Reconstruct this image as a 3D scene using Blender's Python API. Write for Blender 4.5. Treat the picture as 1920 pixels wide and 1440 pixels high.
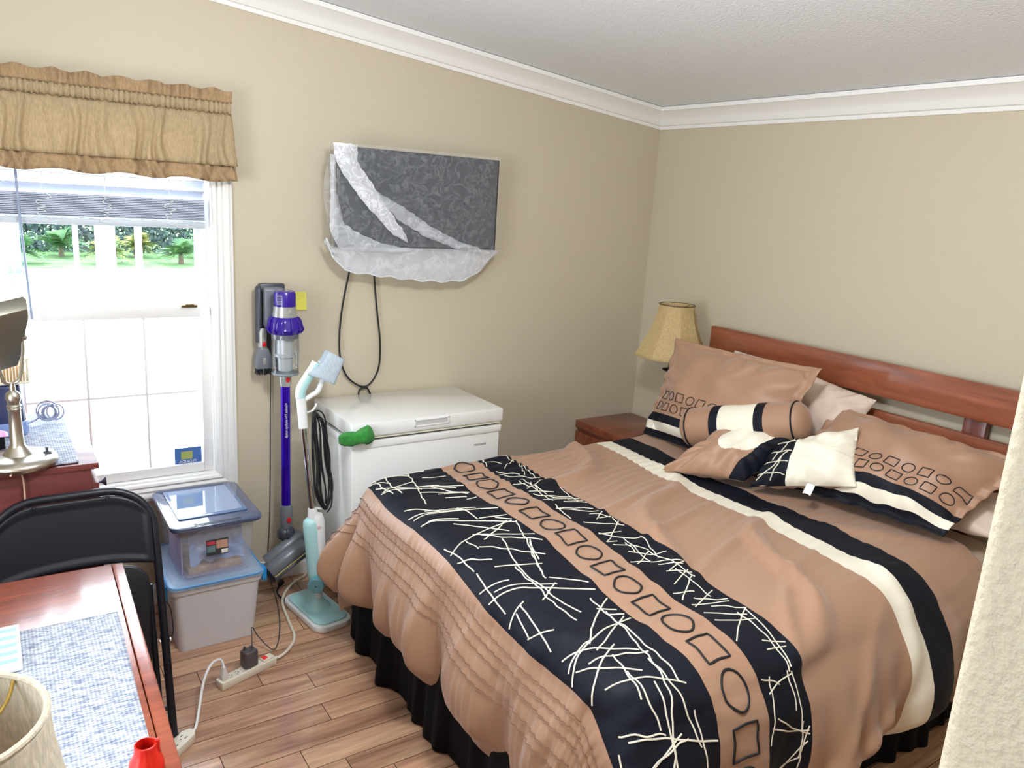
import bpy, bmesh, math, random
import numpy as np
from mathutils import Vector, Matrix, noise

random.seed(7)
rng = np.random.default_rng(7)
PI = math.pi
scene = bpy.context.scene
col = scene.collection
for o in list(bpy.data.objects):
    bpy.data.objects.remove(o)

# ------------------------------------------------------------------ camera
cam_d = bpy.data.cameras.new('camera')
cam_d.sensor_width = 36.0
cam_d.lens = 1458.56 * 36.0 / 1920.0
cam_d.clip_start = 0.05
cam_d.clip_end = 200
cam = bpy.data.objects.new('camera', cam_d)
col.objects.link(cam)
right = Vector((0.83114374, -0.55270784, 0.06094362))
down = Vector((-0.07744634, -0.22359355, -0.97160074))
fwd = Vector((0.55063795, 0.80282001, -0.22864358))
mw = Matrix((
    (right.x, -down.x, -fwd.x, -3.14278),
    (right.y, -down.y, -fwd.y, -3.29615),
    (right.z, -down.z, -fwd.z, 1.76),
    (0, 0, 0, 1)))
cam.matrix_world = mw
scene.camera = cam

# ------------------------------------------------------------------ light, exposure
scene.view_settings.view_transform = 'Standard'
scene.view_settings.look = 'None'
scene.view_settings.gamma = 1.0
scene.view_settings.use_curve_mapping = False
scene.view_settings.exposure = 0.18
world = bpy.data.worlds.new('sky')
scene.world = world
world.use_nodes = True
bgn = world.node_tree.nodes['Background']
bgn.inputs['Color'].default_value = (0.86, 0.93, 1.0, 1)
bgn.inputs['Strength'].default_value = 9.0
scene.cycles.max_bounces = 8
scene.cycles.diffuse_bounces = 5
scene.cycles.glossy_bounces = 4
scene.cycles.transparent_max_bounces = 24
scene.cycles.transmission_bounces = 8
scene.cycles.sample_clamp_indirect = 6.0
scene.cycles.caustics_reflective = False
scene.cycles.caustics_refractive = False


def portal(name, loc, rot, sx, sy):
    d = bpy.data.lights.new(name, 'AREA')
    d.shape = 'RECTANGLE'
    d.size = sx
    d.size_y = sy
    d.energy = 1
    d.cycles.is_portal = True
    o = bpy.data.objects.new(name, d)
    o.location = loc
    o.rotation_euler = rot
    col.objects.link(o)
    return o


portal('window_portal', (-2.85, 0.14, 1.25), (-PI / 2, 0, 0), 0.95, 1.45)
LWY0, LWY1 = -2.7, -1.5
portal('left_portal', (-4.34, (LWY0 + LWY1) / 2, 1.275), (0, -PI / 2, 0), 1.55, LWY1 - LWY0)
pl_ = bpy.data.lights.new('added_fill_light', 'POINT')  # unseen point light added to brighten the ceiling and walls
pl_.energy = 70
pl_.shadow_soft_size = .12
pl_.color = (.97, .985, 1.0)
plo = bpy.data.objects.new('added_fill_light', pl_)
plo.location = (-2.2, -2.15, 2.33)
col.objects.link(plo)


# ------------------------------------------------------------------ materials
def lin(c):
    return tuple((x / 255 / 12.92) if x / 255 <= 0.04045 else ((x / 255 + 0.055) / 1.055) ** 2.4 for x in c)


def mat(name, rgb, rough=0.6, metal=0.0, bump=None, var=None, spec=0.5, trans=0.0, coat=0.0, sheen=0.0, stretch=(1, 1, 1), obj_rand=0.0, emit=None, emit_s=0.0):
    """rgb sRGB 0-255; bump=(scale,strength,distance); var=(rgb2, scale)"""
    m = bpy.data.materials.new(name)
    m.use_nodes = True
    nt = m.node_tree
    b = nt.nodes['Principled BSDF']
    c = lin(rgb) + (1,)
    b.inputs['Base Color'].default_value = c
    b.inputs['Roughness'].default_value = rough
    b.inputs['Metallic'].default_value = metal
    b.inputs['Specular IOR Level'].default_value = spec
    b.inputs['Transmission Weight'].default_value = trans
    b.inputs['Coat Weight'].default_value = coat
    b.inputs['Sheen Weight'].default_value = sheen
    m.diffuse_color = c
    if emit:
        b.inputs['Emission Color'].default_value = lin(emit) + (1,)
        b.inputs['Emission Strength'].default_value = emit_s
    if bump or var:
        tc = nt.nodes.new('ShaderNodeTexCoord')
        mp = nt.nodes.new('ShaderNodeMapping')
        mp.inputs['Scale'].default_value = stretch
        nt.links.new(tc.outputs['Object'], mp.inputs['Vector'])
    if var:
        n = nt.nodes.new('ShaderNodeTexNoise')
        n.inputs['Scale'].default_value = var[1]
        n.inputs['Detail'].default_value = 6
        nt.links.new(mp.outputs[0], n.inputs['Vector'])
        r = nt.nodes.new('ShaderNodeValToRGB')
        r.color_ramp.elements[0].position = 0.35
        r.color_ramp.elements[1].position = 0.65
        r.color_ramp.elements[0].color = c
        r.color_ramp.elements[1].color = lin(var[0]) + (1,)
        nt.links.new(n.outputs['Fac'], r.inputs['Fac'])
        nt.links.new(r.outputs['Color'], b.inputs['Base Color'])
    if bump:
        n2 = nt.nodes.new('ShaderNodeTexNoise')
        n2.inputs['Scale'].default_value = bump[0]
        n2.inputs['Detail'].default_value = 4
        nt.links.new(mp.outputs[0], n2.inputs['Vector'])
        bp = nt.nodes.new('ShaderNodeBump')
        bp.inputs['Strength'].default_value = bump[1]
        bp.inputs['Distance'].default_value = bump[2] if len(bump) > 2 else 0.01
        nt.links.new(n2.outputs['Fac'], bp.inputs['Height'])
        nt.links.new(bp.outputs['Normal'], b.inputs['Normal'])
    return m


def wood(name, c1, c2, c3, rough=0.35, scale=1.0, axis='x', rand=False, coat=0.0, spec=0.5):
    m = bpy.data.materials.new(name)
    m.use_nodes = True
    nt = m.node_tree
    N = nt.nodes.new
    b = nt.nodes['Principled BSDF']
    b.inputs['Roughness'].default_value = rough
    b.inputs['Coat Weight'].default_value = coat
    b.inputs['Coat Roughness'].default_value = 0.12
    b.inputs['Specular IOR Level'].default_value = spec
    tc = N('ShaderNodeTexCoord')
    mp = N('ShaderNodeMapping')
    s = {'x': (1.2, 14, 14), 'y': (14, 1.2, 14), 'z': (14, 14, 1.2)}[axis]
    mp.inputs['Scale'].default_value = tuple(k * scale for k in s)
    nt.links.new(tc.outputs['Object'], mp.inputs['Vector'])
    if rand:
        oi = N('ShaderNodeObjectInfo')
        mul = N('ShaderNodeMath'); mul.operation = 'MULTIPLY'; mul.inputs[1].default_value = 60
        nt.links.new(oi.outputs['Random'], mul.inputs[0])
        cb = N('ShaderNodeCombineXYZ')
        nt.links.new(mul.outputs[0], cb.inputs[0]); nt.links.new(mul.outputs[0], cb.inputs[1])
        nt.links.new(cb.outputs[0], mp.inputs['Location'])
    n = N('ShaderNodeTexNoise')
    n.inputs['Scale'].default_value = 1.0
    n.inputs['Detail'].default_value = 8
    n.inputs['Roughness'].default_value = 0.6
    n.inputs['Distortion'].default_value = 1.2
    nt.links.new(mp.outputs[0], n.inputs['Vector'])
    r = N('ShaderNodeValToRGB')
    e = r.color_ramp.elements
    e[0].position = 0.3; e[0].color = lin(c1) + (1,)
    e[1].position = 0.7; e[1].color = lin(c3) + (1,)
    k = e.new(0.5); k.color = lin(c2) + (1,)
    nt.links.new(n.outputs['Fac'], r.inputs['Fac'])
    outc = r.outputs['Color']
    # fine streaks
    n2 = N('ShaderNodeTexNoise')
    n2.inputs['Scale'].default_value = 5.0
    n2.inputs['Detail'].default_value = 5
    nt.links.new(mp.outputs[0], n2.inputs['Vector'])
    mr = N('ShaderNodeMapRange')
    mr.inputs['From Min'].default_value = 0.3; mr.inputs['From Max'].default_value = 0.7
    mr.inputs['To Min'].default_value = 0.82; mr.inputs['To Max'].default_value = 1.12
    nt.links.new(n2.outputs['Fac'], mr.inputs['Value'])
    mx = N('ShaderNodeVectorMath'); mx.operation = 'SCALE'
    nt.links.new(outc, mx.inputs[0]); nt.links.new(mr.outputs[0], mx.inputs['Scale'])
    outc = mx.outputs[0]
    if rand:
        mr2 = N('ShaderNodeMapRange')
        mr2.inputs['To Min'].default_value = 0.80; mr2.inputs['To Max'].default_value = 1.15
        nt.links.new(oi.outputs['Random'], mr2.inputs['Value'])
        mx2 = N('ShaderNodeVectorMath'); mx2.operation = 'SCALE'
        nt.links.new(outc, mx2.inputs[0]); nt.links.new(mr2.outputs[0], mx2.inputs['Scale'])
        outc = mx2.outputs[0]
    nt.links.new(outc, b.inputs['Base Color'])
    return m


M_wall = mat('wall_paint', (198, 188, 166), 0.45, bump=(260, 0.35, 0.002), spec=0.3)
M_ceil = mat('ceiling_texture', (240, 246, 252), 0.8, bump=(110, 0.6, 0.004))
M_trim = mat('white_trim_paint', (240, 240, 238), 0.35)
M_plank = wood('laminate_plank', (138, 100, 80), (186, 144, 116), (218, 182, 146), 0.18, .8, 'x', rand=True, coat=0.5)
M_joint = mat('plank_joint', (70, 48, 34), 0.9, spec=0.0)
M_cherry = wood('cherry_wood', (116, 62, 40), (142, 80, 54), (160, 96, 68), 0.3, 1.0, 'y', coat=0.3)
M_cherryx = wood('cherry_wood_x', (98, 42, 24), (128, 60, 36), (150, 76, 48), 0.28, 1.0, 'x', coat=0.3)
M_dark_cherry = wood('dark_cherry_wood', (84, 34, 22), (104, 44, 28), (120, 54, 34), 0.35, 1.0, 'z', coat=0.2)
M_tan = mat('tan_cotton', (164, 126, 100), 0.46, bump=(900, 0.25, 0.001), sheen=0.25)
M_navy = mat('navy_cotton', (9, 13, 26), 0.65, bump=(900, 0.2, 0.001), spec=.25)
M_cream = mat('cream_satin', (238, 232, 214), 0.5, bump=(700, 0.2, 0.001), sheen=0.2)
M_blacktape = mat('black_cord', (14, 15, 20), 0.6)
M_whitecord = mat('white_embroidery', (232, 226, 208), 0.6)
M_tuck = mat('tuck_thread', (120, 84, 64), 0.7)
M_linen = mat('beige_pillowcase', (214, 196, 180), 0.6, bump=(900, 0.2, 0.001))
M_black = mat('black_metal', (10, 13, 24), 0.42)
M_blackfab = mat('black_skirt', (8, 9, 15), 0.8, spec=.2)
M_white_app = mat('white_enamel', (235, 236, 234), 0.14, coat=0.6)
M_white_pl = mat('white_plastic', (236, 236, 234), 0.35)
M_gap = mat('dark_gasket', (52, 58, 54), 0.6)
M_greytext = mat('grey_lettering', (96, 96, 98), 0.4)
M_chrome = mat('chrome', (210, 210, 214), 0.12, metal=1.0)
M_nickel = mat('brushed_nickel', (190, 184, 172), 0.32, metal=1.0)
M_brass = mat('brass', (196, 168, 96), 0.3, metal=1.0)


# ------------------------------------------------------------------ mesh helpers
class MB:
    def __init__(s):
        s.v = []; s.f = []; s.m = []; s.mats = []; s.mi = 0

    def use(s, m):
        if m not in s.mats:
            s.mats.append(m)
        s.mi = s.mats.index(m)
        return s

    def add(s, vs, fs):
        k = len(s.v)
        s.v += [tuple(v) for v in vs]
        s.f += [tuple(i + k for i in f) for f in fs]
        s.m += [s.mi] * len(fs)
        return s

    def box(s, a, b, mx=None):
        x0, y0, z0 = a; x1, y1, z1 = b
        vs = [(x0, y0, z0), (x1, y0, z0), (x1, y1, z0), (x0, y1, z0), (x0, y0, z1), (x1, y0, z1), (x1, y1, z1), (x0, y1, z1)]
        if mx is not None:
            vs = [tuple(mx @ Vector(v)) for v in vs]
        return s.add(vs, [(0, 3, 2, 1), (4, 5, 6, 7), (0, 1, 5, 4), (1, 2, 6, 5), (2, 3, 7, 6), (3, 0, 4, 7)])

    def prism(s, pts, d0, d1, fn):
        """pts: 2D outline (ccw), fn(p, d)->xyz"""
        n = len(pts)
        vs = [fn(p, d0) for p in pts] + [fn(p, d1) for p in pts]
        fs = [tuple(range(n - 1, -1, -1)), tuple(range(n, 2 * n))]
        for i in range(n):
            j = (i + 1) % n
            fs.append((i, j, n + j, n + i))
        return s.add(vs, fs)

    def lathe(s, prof, mx=None, seg=24, sc=(1, 1), mod=None, a0=0.0, a1=2 * PI):
        """prof list of (r,z)"""
        full = abs(a1 - a0 - 2 * PI) < 1e-6
        n = seg if full else seg + 1
        vs = []
        for (r, z) in prof:
            for i in range(n):
                a = a0 + (a1 - a0) * i / seg
                rr = r * (mod(a, z) if mod else 1)
                p = Vector((rr * math.cos(a) * sc[0], rr * math.sin(a) * sc[1], z))
                vs.append(tuple(mx @ p) if mx is not None else tuple(p))
        fs = []
        for k in range(len(prof) - 1):
            for i in range(seg):
                j = (i + 1) % n
                fs.append((k * n + i, k * n + j, (k + 1) * n + j, (k + 1) * n + i))
        return s.add(vs, fs)

    def tube(s, pts, r, seg=8, caps=True, closed=False, flat=1.0, up=None):
        pts = [Vector(p) for p in pts]
        n = len(pts)
        rs = r if isinstance(r, (list, tuple)) else [r] * n
        vs = []
        prev = None
        for i, p in enumerate(pts):
            if closed:
                t = pts[(i + 1) % n] - pts[i - 1]
            else:
                t = pts[min(i + 1, n - 1)] - pts[max(i - 1, 0)]
            if t.length < 1e-9:
                t = Vector((0, 0, 1))
            t.normalize()
            if prev is None:
                ref = Vector(up) if up is not None else (Vector((0, 0, 1)) if abs(t.z) < 0.9 else Vector((1, 0, 0)))
                nn = (ref - t * ref.dot(t)).normalized()
            else:
                nn = prev - t * prev.dot(t)
                nn = nn.normalized() if nn.length > 1e-6 else prev
            prev = nn
            bb = t.cross(nn)
            for k in range(seg):
                a = 2 * PI * k / seg
                vs.append(p + nn * (math.cos(a) * rs[i] * flat) + bb * (math.sin(a) * rs[i]))
        fs = []
        for i in range(n if closed else n - 1):
            j = (i + 1) % n
            for k in range(seg):
                l = (k + 1) % seg
                fs.append((i * seg + k, i * seg + l, j * seg + l, j * seg + k))
        if caps and not closed:
            fs.append(tuple(range(seg - 1, -1, -1)))
            fs.append(tuple((n - 1) * seg + k for k in range(seg)))
        return s.add(vs, fs)

    def grid(s, nu, nv, fn, flip=False, wrap=False):
        vs = [fn(i / (nu - 1), j / (nv - 1)) for i in range(nu) for j in range(nv)]
        fs = []
        for i in range(nu - 1):
            for j in range(nv - 1):
                q = (i * nv + j, (i + 1) * nv + j, (i + 1) * nv + j + 1, i * nv + j + 1)
                fs.append(q[::-1] if flip else q)
        return s.add(vs, fs)

    def obj(s, name, m=None, parent=None, smooth=False, bevel=0.0, bseg=2, loc=None, angle=40, sub=0, solid=0.0):
        me = bpy.data.meshes.new(name)
        me.from_pydata(s.v, [], s.f)
        if m is not None and not s.mats:
            me.materials.append(m)
        for k in s.mats:
            me.materials.append(k)
        if s.mats:
            me.polygons.foreach_set('material_index', s.m)
        me.validate()
        bm = bmesh.new(); bm.from_mesh(me)
        bmesh.ops.recalc_face_normals(bm, faces=bm.faces)
        if bevel:
            es = [e for e in bm.edges if len(e.link_faces) == 2 and e.calc_face_angle(0) > math.radians(angle)]
            bmesh.ops.bevel(bm, geom=es, offset=bevel, segments=bseg, profile=0.5, affect='EDGES', clamp_overlap=True)
            smooth = True
        bm.to_mesh(me); bm.free()
        if smooth:
            me.polygons.foreach_set('use_smooth', [True] * len(me.polygons))
            try:
                me.set_sharp_from_angle(angle=math.radians(angle))
            except Exception:
                pass
        me.update()
        o = bpy.data.objects.new(name, me)
        col.objects.link(o)
        if solid:
            md = o.modifiers.new('thick', 'SOLIDIFY'); md.thickness = solid; md.offset = 0
        if sub:
            md = o.modifiers.new('sub', 'SUBSURF'); md.levels = sub; md.render_levels = sub
        if parent is not None:
            o.parent = parent
            o.matrix_parent_inverse = Matrix.Translation(parent.location).inverted()
        elif loc is not None:
            me.transform(Matrix.Translation(Vector(loc)).inverted()); o.location = loc
        return o


def tag(o, label=None, cat=None, group=None, kind=None):
    if label: o['label'] = label
    if cat: o['category'] = cat
    if group: o['group'] = group
    if kind: o['kind'] = kind
    return o


def thing(name, label, cat, loc, group=None):
    o = bpy.data.objects.new(name, None)
    o.empty_display_size = 0.1
    o.location = loc
    col.objects.link(o)
    return tag(o, label, cat, group)


def cr(pts, n=8, closed=False):
    """Catmull-Rom through pts"""
    P = [Vector(p) for p in pts]
    out = []
    m = len(P)
    for i in range(m if closed else m - 1):
        if closed:
            p0, p1, p2, p3 = P[i - 1], P[i], P[(i + 1) % m], P[(i + 2) % m]
        else:
            p0, p1, p2, p3 = P[max(i - 1, 0)], P[i], P[i + 1], P[min(i + 2, m - 1)]
        for k in range(n):
            t = k / n
            out.append(0.5 * ((2 * p1) + (-p0 + p2) * t + (2 * p0 - 5 * p1 + 4 * p2 - p3) * t * t + (-p0 + 3 * p1 - 3 * p2 + p3) * t ** 3))
    if not closed:
        out.append(P[-1])
    return out


def axis_mx(p0, p1, roll=0.0):
    """matrix whose z runs p0->p1, origin p0"""
    p0 = Vector(p0); z = (Vector(p1) - p0).normalized()
    x = Vector((1, 0, 0)) if abs(z.x) < 0.9 else Vector((0, 1, 0))
    x = (x - z * x.dot(z)).normalized(); y = z.cross(x)
    m = Matrix(((x.x, y.x, z.x, p0.x), (x.y, y.y, z.y, p0.y), (x.z, y.z, z.z, p0.z), (0, 0, 0, 1)))
    return m @ Matrix.Rotation(roll, 4, 'Z')


def text_obj(name, txt, size, mx, m, parent, ext=0.0004, align='CENTER', sx=1.0):
    cu = bpy.data.curves.new(name, 'FONT')
    cu.body = txt; cu.size = size; cu.extrude = ext
    cu.align_x = align; cu.align_y = 'CENTER'
    o = bpy.data.objects.new(name, cu)
    col.objects.link(o)
    dg = bpy.context.evaluated_depsgraph_get()
    me = bpy.data.meshes.new_from_object(o.evaluated_get(dg))
    bpy.data.objects.remove(o)
    me.transform(Matrix.Diagonal((sx, 1, 1, 1)))
    me.transform(mx)
    me.materials.clear(); me.materials.append(m)
    o = bpy.data.objects.new(name, me)
    col.objects.link(o)
    o.parent = parent
    o.matrix_parent_inverse = Matrix.Translation(parent.location).inverted()
    return o


def child_pts(lst):
    return [Vector(p) for p in lst]


# =================================================================== STRUCTURE
SL = 0.0989          # ceiling slope, rising away from the headboard wall
CZ = 2.287
XL, YB = -4.3, -4.6  # room extents


def cz(x):
    return CZ - SL * x


struct = lambda o: tag(o, kind='structure')

# floor: sub-floor plus planks
fl = MB().box((XL, YB, -0.12), (0.12, 0.12, -0.012)).obj('floor', M_joint)
struct(fl)
W = 0.0985
Y0 = -0.585
joints = {0: -2.612, 2: -2.265, 4: -2.28, 5: -2.649, 7: -2.31, -6: -2.08}
plank_meshes = {}
LEN = 1.22


def plank(x0, x1, y0, y1):
    g = 0.0009
    L = round(x1 - x0, 2); w = round(y1 - y0, 4)
    key = (L, w)
    if key not in plank_meshes:
        b = MB()
        hx, hy = (x1 - x0) / 2 - g, (y1 - y0) / 2 - g
        c = 0.0003
        vs = [(-hx, -hy, -.012), (hx, -hy, -.012), (hx, hy, -.012), (-hx, hy, -.012),
              (-hx, -hy, -c), (hx, -hy, -c), (hx, hy, -c), (-hx, hy, -c),
              (-hx + c, -hy + c, 0), (hx - c, -hy + c, 0), (hx - c, hy - c, 0), (-hx + c, hy - c, 0)]
        fs = [(0, 1, 5, 4), (1, 2, 6, 5), (2, 3, 7, 6), (3, 0, 4, 7), (4, 5, 9, 8), (5, 6, 10, 9), (6, 7, 11, 10), (7, 4, 8, 11), (8, 9, 10, 11)]
        me = bpy.data.meshes.new('plank'); me.from_pydata(vs, [], fs); me.materials.append(M_plank); me.materials.append(M_joint)
        me.polygons.foreach_set('material_index', [1] * 8 + [0])
        plank_meshes[key] = me
    o = bpy.data.objects.new('plank', plank_meshes[key])
    o.location = ((x0 + x1) / 2, (y0 + y1) / 2, 0)
    col.objects.link(o)
    o.parent = fl


r_ = random.Random(3)
for k in range(-6, 41):
    yt = Y0 - k * W
    yb = yt - W
    if yb < YB: break
    yt = min(yt, -0.002)
    j = joints.get(k, -r_.uniform(0.2, 1.4))
    xs = [j + i * LEN for i in range(-5, 5)]
    xs = [x for x in xs if XL + 0.05 < x < -0.05]
    xs = [XL] + xs + [0.0]
    for a, b_ in zip(xs[:-1], xs[1:]):
        plank(a, b_, yb, yt)

# window wall (y=0) with opening
WX0, WX1, WZ0, WZ1 = -3.32, -2.378, 0.545, 2.0
wl = MB()
T = 0.13


def wallpiece(b, x0, x1, z0, z1=None):
    if z1 is None:
        vs = [(x0, 0, z0), (x1, 0, z0), (x1, T, z0), (x0, T, z0), (x0, 0, cz(x0) + .02), (x1, 0, cz(x1) + .02), (x1, T, cz(x1) + .02), (x0, T, cz(x0) + .02)]
        b.add(vs, [(0, 3, 2, 1), (4, 5, 6, 7), (0, 1, 5, 4), (1, 2, 6, 5), (2, 3, 7, 6), (3, 0, 4, 7)])
    else:
        b.box((x0, 0, z0), (x1, T, z1))


wallpiece(wl, XL - .1, WX0, -0.12)
wallpiece(wl, WX1, 0.0, -0.12)
wallpiece(wl, WX0, WX1, -0.12, WZ0)
wallpiece(wl, WX0, WX1, WZ1)
struct(wl.obj('wall_back', M_wall))
# headboard wall
struct(MB().box((0, YB, -0.12), (0.12, T, cz(0) + .03)).obj('wall_right', M_wall))
# left wall (outside the frame): opening added for fill light; rear wall is closed
b = MB()
b.box((XL - .12, LWY1, -0.12), (XL, 0.0, cz(XL)))
b.box((XL - .12, YB, -0.12), (XL, LWY0, cz(XL)))
b.box((XL - .12, LWY0, -0.12), (XL, LWY1, .50))
b.box((XL - .12, LWY0, 2.05), (XL, LWY1, cz(XL)))
struct(b.obj('wall_left', M_wall))
b = MB().box((XL - .12, YB - .1, -0.12), (0.12, YB, cz(XL) + .1))
struct(b.obj('wall_rear', M_wall))
# unseen wall added left of the camera to keep side light off the partition
struct(MB().box((XL, -3.17, -0.12), (-3.20, -3.05, cz(-3.2) - .01)).obj('wall_light_block', M_wall))
# partition in the foreground on the right, with rounded corner
px0, py1, r = -2.55, -3.052, 0.018
prof = [(px0, YB), (px0, py1 - r)]
for i in range(1, 9):
    a = PI - i * PI / 16
    prof.append((px0 + r + r * math.cos(a), py1 - r + r * math.sin(a)))
for i in range(0, 9):
    a = PI / 2 - i * PI / 16
    prof.append((px0 + .12 - r + r * math.cos(a), py1 - r + r * math.sin(a)))
prof.append((px0 + .12, YB))
M_wall2 = mat('partition_paint', (198, 188, 166), 0.5, bump=(120, 0.8, 0.004), spec=0.3)
struct(MB().prism(prof[::-1], 0.0, cz(-2.55) - .002, lambda p, d: (p[0], p[1], d)).obj('wall_partition', M_wall2, smooth=True, angle=50))

# ceiling
b = MB()
xa, xb = XL - .2, 0.12
vs = [(xa, YB - .1, cz(xa)), (xb, YB - .1, cz(xb)), (xb, T, cz(xb)), (xa, T, cz(xa))]
vs += [(x, y, z + .1) for x, y, z in vs]
b.add(vs, [(0, 1, 2, 3), (7, 6, 5, 4), (0, 4, 5, 1), (1, 5, 6, 2), (2, 6, 7, 3), (3, 7, 4, 0)])
struct(b.obj('ceiling', M_ceil))

# crown mouldings  (out, drop)
cp = [(0, .100), (.010, .100), (.013, .092), (.013, .085), (.020, .082), (.026, .083), (.030, .076), (.036, .066)]
for i in range(1, 7):
    t = i / 6
    cp.append((.036 + .044 * t ** 1.5, .066 - .042 * t))
cp += [(.084, .022), (.090, .022), (.090, .003), (0, .003)]


def crown(name, path_fn, ends):
    b = MB()
    n = len(cp)
    vs = []
    for e in ends:
        for (o_, d_) in cp:
            vs.append(path_fn(e, o_, d_))
    fs = []
    for k in range(len(ends) - 1):
        for i in range(n):
            j = (i + 1) % n
            fs.append((k * n + i, k * n + j, (k + 1) * n + j, (k + 1) * n + i))
    fs.append(tuple(range(n))); fs.append(tuple(range((len(ends) - 1) * n + n - 1, (len(ends) - 1) * n - 1, -1)))
    b.add(vs, fs)
    return struct(b.obj(name, M_trim, smooth=True, angle=25))


# along the window wall: mitred at the corner x=-o
crown('trim_1', lambda e, o_, d_: ((-o_ if e == 0 else e), -o_, cz(-o_ if e == 0 else e) - d_), [XL, 0])
crown('trim_2', lambda e, o_, d_: (-o_, (-o_ if e == 0 else e), cz(-o_) - d_), [0, YB])

# baseboards
bp_ = [(0, 0), (.016, 0), (.016, .058), (.012, .066), (.012, .074), (.006, .082), (.004, .092), (0, .092)]


def board(name, fn):
    n = len(bp_)
    vs = [fn(0, o_, z) for o_, z in bp_] + [fn(1, o_, z) for o_, z in bp_]
    fs = [(i, (i + 1) % n, n + (i + 1) % n, n + i) for i in range(n)] + [tuple(range(n)), tuple(range(2 * n - 1, n - 1, -1))]
    struct(MB().add(vs, fs).obj(name, M_trim, smooth=True, angle=25))


board('baseboard_back', lambda e, o_, z: ((XL, -o_)[0] if e == 0 else -o_, -o_, z))
board('baseboard_right', lambda e, o_, z: (-o_, YB if e == 0 else -o_, z))

# ------------------------------------------------------------------ window
win = bpy.data.objects.new('window_1', None); win.location = (-2.85, 0, 0.55); col.objects.link(win); struct(win)
# fluted casing, picture framed. profile across width (w from opening outward, proud)
cw = 0.076
fp = [(0, 0), (0, .012), (.006, .016), (.012, .018), (.016, .013), (.021, .010), (.032, .016), (.043, .010), (.048, .013), (.053, .019), (.060, .020), (.062, .013), (.070, .012), (.076, .011), (.076, 0)]


def casing(pa, pb, outw, name):
    """pa,pb opening corners, outw = outward unit (x,z); ends mitred"""
    n = len(fp)
    vs = []
    d = (Vector(pb) - Vector(pa)).normalized()
    for k, p in enumerate((pa, pb)):
        for (w_, pr) in fp:
            q = Vector(p) + Vector((outw[0] * w_, 0, outw[1] * w_)) + d * (w_ if k else -w_)
            vs.append((q.x, -pr, q.z))
    fs = [(i, (i + 1) % n, n + (i + 1) % n, n + i) for i in range(n)] + [tuple(range(n)), tuple(range(2 * n - 1, n - 1, -1))]
    return MB().add(vs, fs).obj(name, M_trim, parent=win, smooth=True, angle=30)


casing((WX1, 0, WZ0), (WX1, 0, WZ1), (1, 0), 'window_casing')
casing((WX0, 0, WZ0), (WX0, 0, WZ1), (-1, 0), 'window_casing')
casing((WX0, 0, WZ0), (WX1, 0, WZ0), (0, -1), 'window_casing')
casing((WX0, 0, WZ1), (WX1, 0, WZ1), (0, 1), 'window_casing')
# jamb liner
b = MB()
jt = .008
b.box((WX1 - jt, 0, WZ0), (WX1, T, WZ1)); b.box((WX0, 0, WZ0), (WX0 + jt, T, WZ1))
b.box((WX0 + jt, 0, WZ0), (WX1 - jt, T, WZ0 + jt)); b.box((WX0 + jt, 0, WZ1 - jt), (WX1 - jt, T, WZ1))
b.obj('window_jamb', M_trim, parent=win)


def sash(z0, z1, y, name, bot, top):
    x0, x1 = WX0 + .012, WX1 - .012
    s_ = .040
    b = MB()
    b.box((x0, y - .016, z0), (x0 + s_, y + .016, z1)); b.box((x1 - s_, y - .016, z0), (x1, y + .016, z1))
    b.box((x0 + s_, y - .016, z0), (x1 - s_, y + .016, z0 + bot)); b.box((x0 + s_, y - .016, z1 - top), (x1 - s_, y + .016, z1))
    f = b.obj(name, M_trim, parent=win, bevel=.003)
    gx0, gx1, gz0, gz1 = x0 + s_, x1 - s_, z0 + bot, z1 - top
    for i in (1, 2, 3):
        xx = gx0 + (gx1 - gx0) * i / 4
        mu = MB().box((xx - .0045, y - .006, gz0), (xx + .0045, y + .006, gz1)).obj('muntin', M_trim, parent=f)
    zz = (gz0 + gz1) / 2
    MB().box((gx0, y - .0055, zz - .0045), (gx1, y + .0055, zz + .0045)).obj('muntin', M_trim, parent=f)
    MB().box((gx0 - .004, y - .0025, gz0 - .004), (gx1 + .004, y + .0025, gz1 + .004)).obj('pane', M_glass, parent=f)
    return f


def glass_mat(name, tint=(0.96, 0.98, 1.0), refl=0.06):
    m = bpy.data.materials.new(name); m.use_nodes = True
    nt = m.node_tree; nt.nodes.clear()
    out = nt.nodes.new('ShaderNodeOutputMaterial')
    tr = nt.nodes.new('ShaderNodeBsdfTransparent'); tr.inputs[0].default_value = tint + (1,)
    gl = nt.nodes.new('ShaderNodeBsdfGlossy'); gl.inputs['Roughness'].default_value = 0.03
    mx = nt.nodes.new('ShaderNodeMixShader')
    lw = nt.nodes.new('ShaderNodeLayerWeight'); lw.inputs['Blend'].default_value = 0.25
    mr = nt.nodes.new('ShaderNodeMapRange'); mr.inputs['To Min'].default_value = refl * .5; mr.inputs['To Max'].default_value = min(1, refl * 6)
    nt.links.new(lw.outputs['Fresnel'], mr.inputs['Value'])
    nt.links.new(mr.outputs[0], mx.inputs[0]); nt.links.new(tr.outputs[0], mx.inputs[1]); nt.links.new(gl.outputs[0], mx.inputs[2])
    nt.links.new(mx.outputs[0], out.inputs['Surface'])
    return m


M_glass = glass_mat('window_glass')
sash(WZ0 + .010, 1.262, .045, 'lower_sash', .040, .042)
sash(1.222, WZ1 - .010, .085, 'upper_sash', .040, .042)
MB().box((-2.50, .018, 1.262), (-2.44, .06, 1.272)).box((-2.486, .012, 1.268), (-2.454, .04, 1.277)).obj('sash_lock', mat('bronze', (120, 104, 70), .4, metal=.8), parent=win, bevel=.002)
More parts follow.
